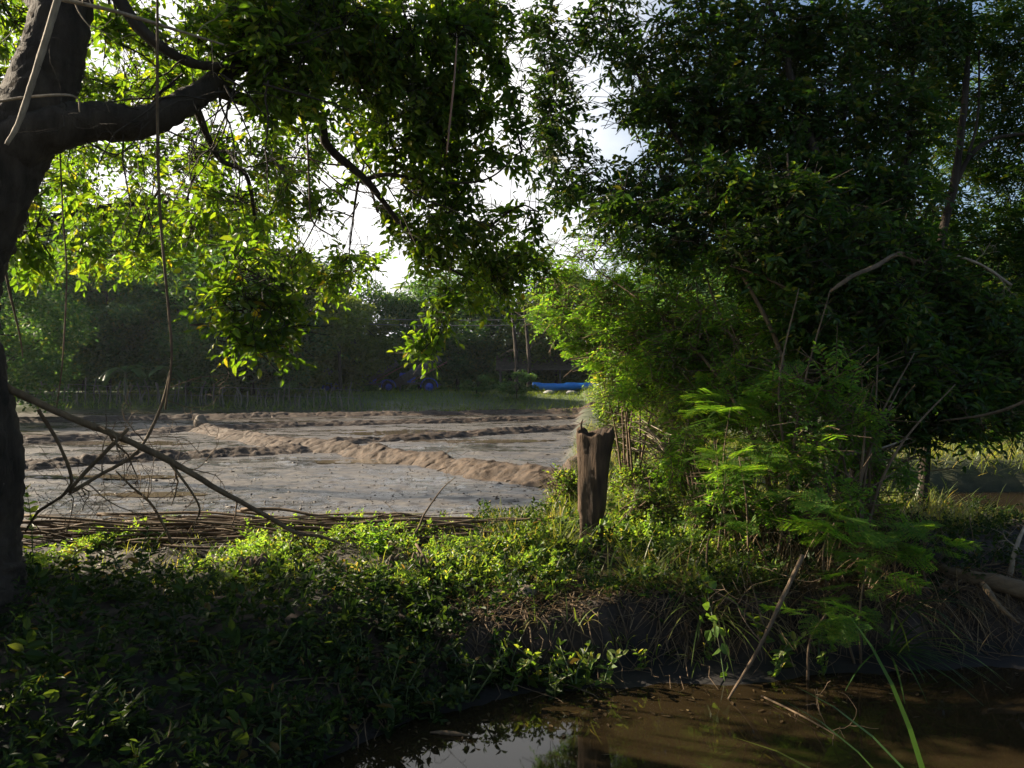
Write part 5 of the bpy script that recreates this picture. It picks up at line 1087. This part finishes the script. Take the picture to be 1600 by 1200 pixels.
# ------------------------------------------------------------------ light, sky, camera
SUN_EL, SUN_AZ = 27.0, -70.0          # azimuth measured from the view direction, minus = left
from mathutils import Vector
sv = Vector((math.sin(R(SUN_AZ)) * math.cos(R(SUN_EL)), math.cos(R(SUN_AZ)) * math.cos(R(SUN_EL)), math.sin(R(SUN_EL))))
sl = bpy.data.lights.new('sun', 'SUN'); sl.energy = 5.0; sl.angle = R(.53); sl.color = (1, .86, .66)
so = bpy.data.objects.new('sun', sl); C.objects.link(so); so.rotation_euler = sv.to_track_quat('Z', 'Y').to_euler(); so.location = (-30, 20, 40)
w = bpy.data.worlds.new('World'); bpy.context.scene.world = w; w.use_nodes = True
nt = w.node_tree; bg = nt.nodes['Background']; sky = nt.nodes.new('ShaderNodeTexSky'); sky.sky_type = 'NISHITA'; sky.sun_disc = False
sky.sun_elevation = R(SUN_EL); sky.sun_rotation = R(SUN_AZ); sky.air_density = 1.0; sky.dust_density = 1.6; sky.ozone_density = 1.2
N = nt.nodes.new; l = nt.links.new
tc = N('ShaderNodeTexCoord'); cn = N('ShaderNodeTexNoise'); cn.inputs['Scale'].default_value = 2.4; cn.inputs['Detail'].default_value = 6; cn.inputs['Roughness'].default_value = .55
mp = N('ShaderNodeMapping'); mp.inputs['Scale'].default_value = (1, 1, 2.2); mp.inputs['Location'].default_value = (.3, .1, 0); l(tc.outputs['Generated'], mp.inputs[0]); l(mp.outputs[0], cn.inputs['Vector'])
dp = N('ShaderNodeVectorMath'); dp.operation = 'DOT_PRODUCT'; l(tc.outputs['Generated'], dp.inputs[0])
cd = Vector((math.sin(R(-22)), math.cos(R(-22)), .28)).normalized(); dp.inputs[1].default_value = cd
mr = N('ShaderNodeMapRange'); mr.inputs['From Min'].default_value = .80; mr.inputs['From Max'].default_value = .97; l(dp.outputs['Value'], mr.inputs['Value'])
ad = N('ShaderNodeMath'); ad.operation = 'ADD'; l(mr.outputs[0], ad.inputs[0]); l(cn.outputs['Fac'], ad.inputs[1])
m2 = N('ShaderNodeMapRange'); m2.inputs['From Min'].default_value = .62; m2.inputs['From Max'].default_value = 1.25; l(ad.outputs[0], m2.inputs['Value'])
cm = N('ShaderNodeMix'); cm.data_type = 'RGBA'; l(m2.outputs[0], cm.inputs[0]); l(sky.outputs[0], cm.inputs[6]); cm.inputs[7].default_value = (8.2, 8.1, 8.0, 1)   # bright thin cloud
l(cm.outputs[2], bg.inputs[0]); bg.inputs[1].default_value = .05

cam = bpy.data.cameras.new('camera'); co = bpy.data.objects.new('camera', cam); C.objects.link(co)
co.location = (0, 0, CZ); co.rotation_euler = (R(90), 0, 0); cam.sensor_width = 36; cam.lens = 36 * F / 1600; cam.clip_end = 3000; cam.clip_start = .05
sc = bpy.context.scene; sc.camera = co
sc.view_settings.view_transform = 'Standard'; sc.view_settings.look = 'None'; sc.view_settings.exposure = 1.85; sc.view_settings.gamma = 1
sc.render.engine = 'CYCLES'; cy = sc.cycles
cy.max_bounces = 8; cy.diffuse_bounces = 4; cy.glossy_bounces = 3; cy.transmission_bounces = 5; cy.transparent_max_bounces = 8
cy.use_denoising = True; cy.sample_clamp_indirect = 6
try: cy.denoiser = 'OPENIMAGEDENOISE'; cy.denoising_input_passes = 'RGB_ALBEDO_NORMAL'
except Exception: pass
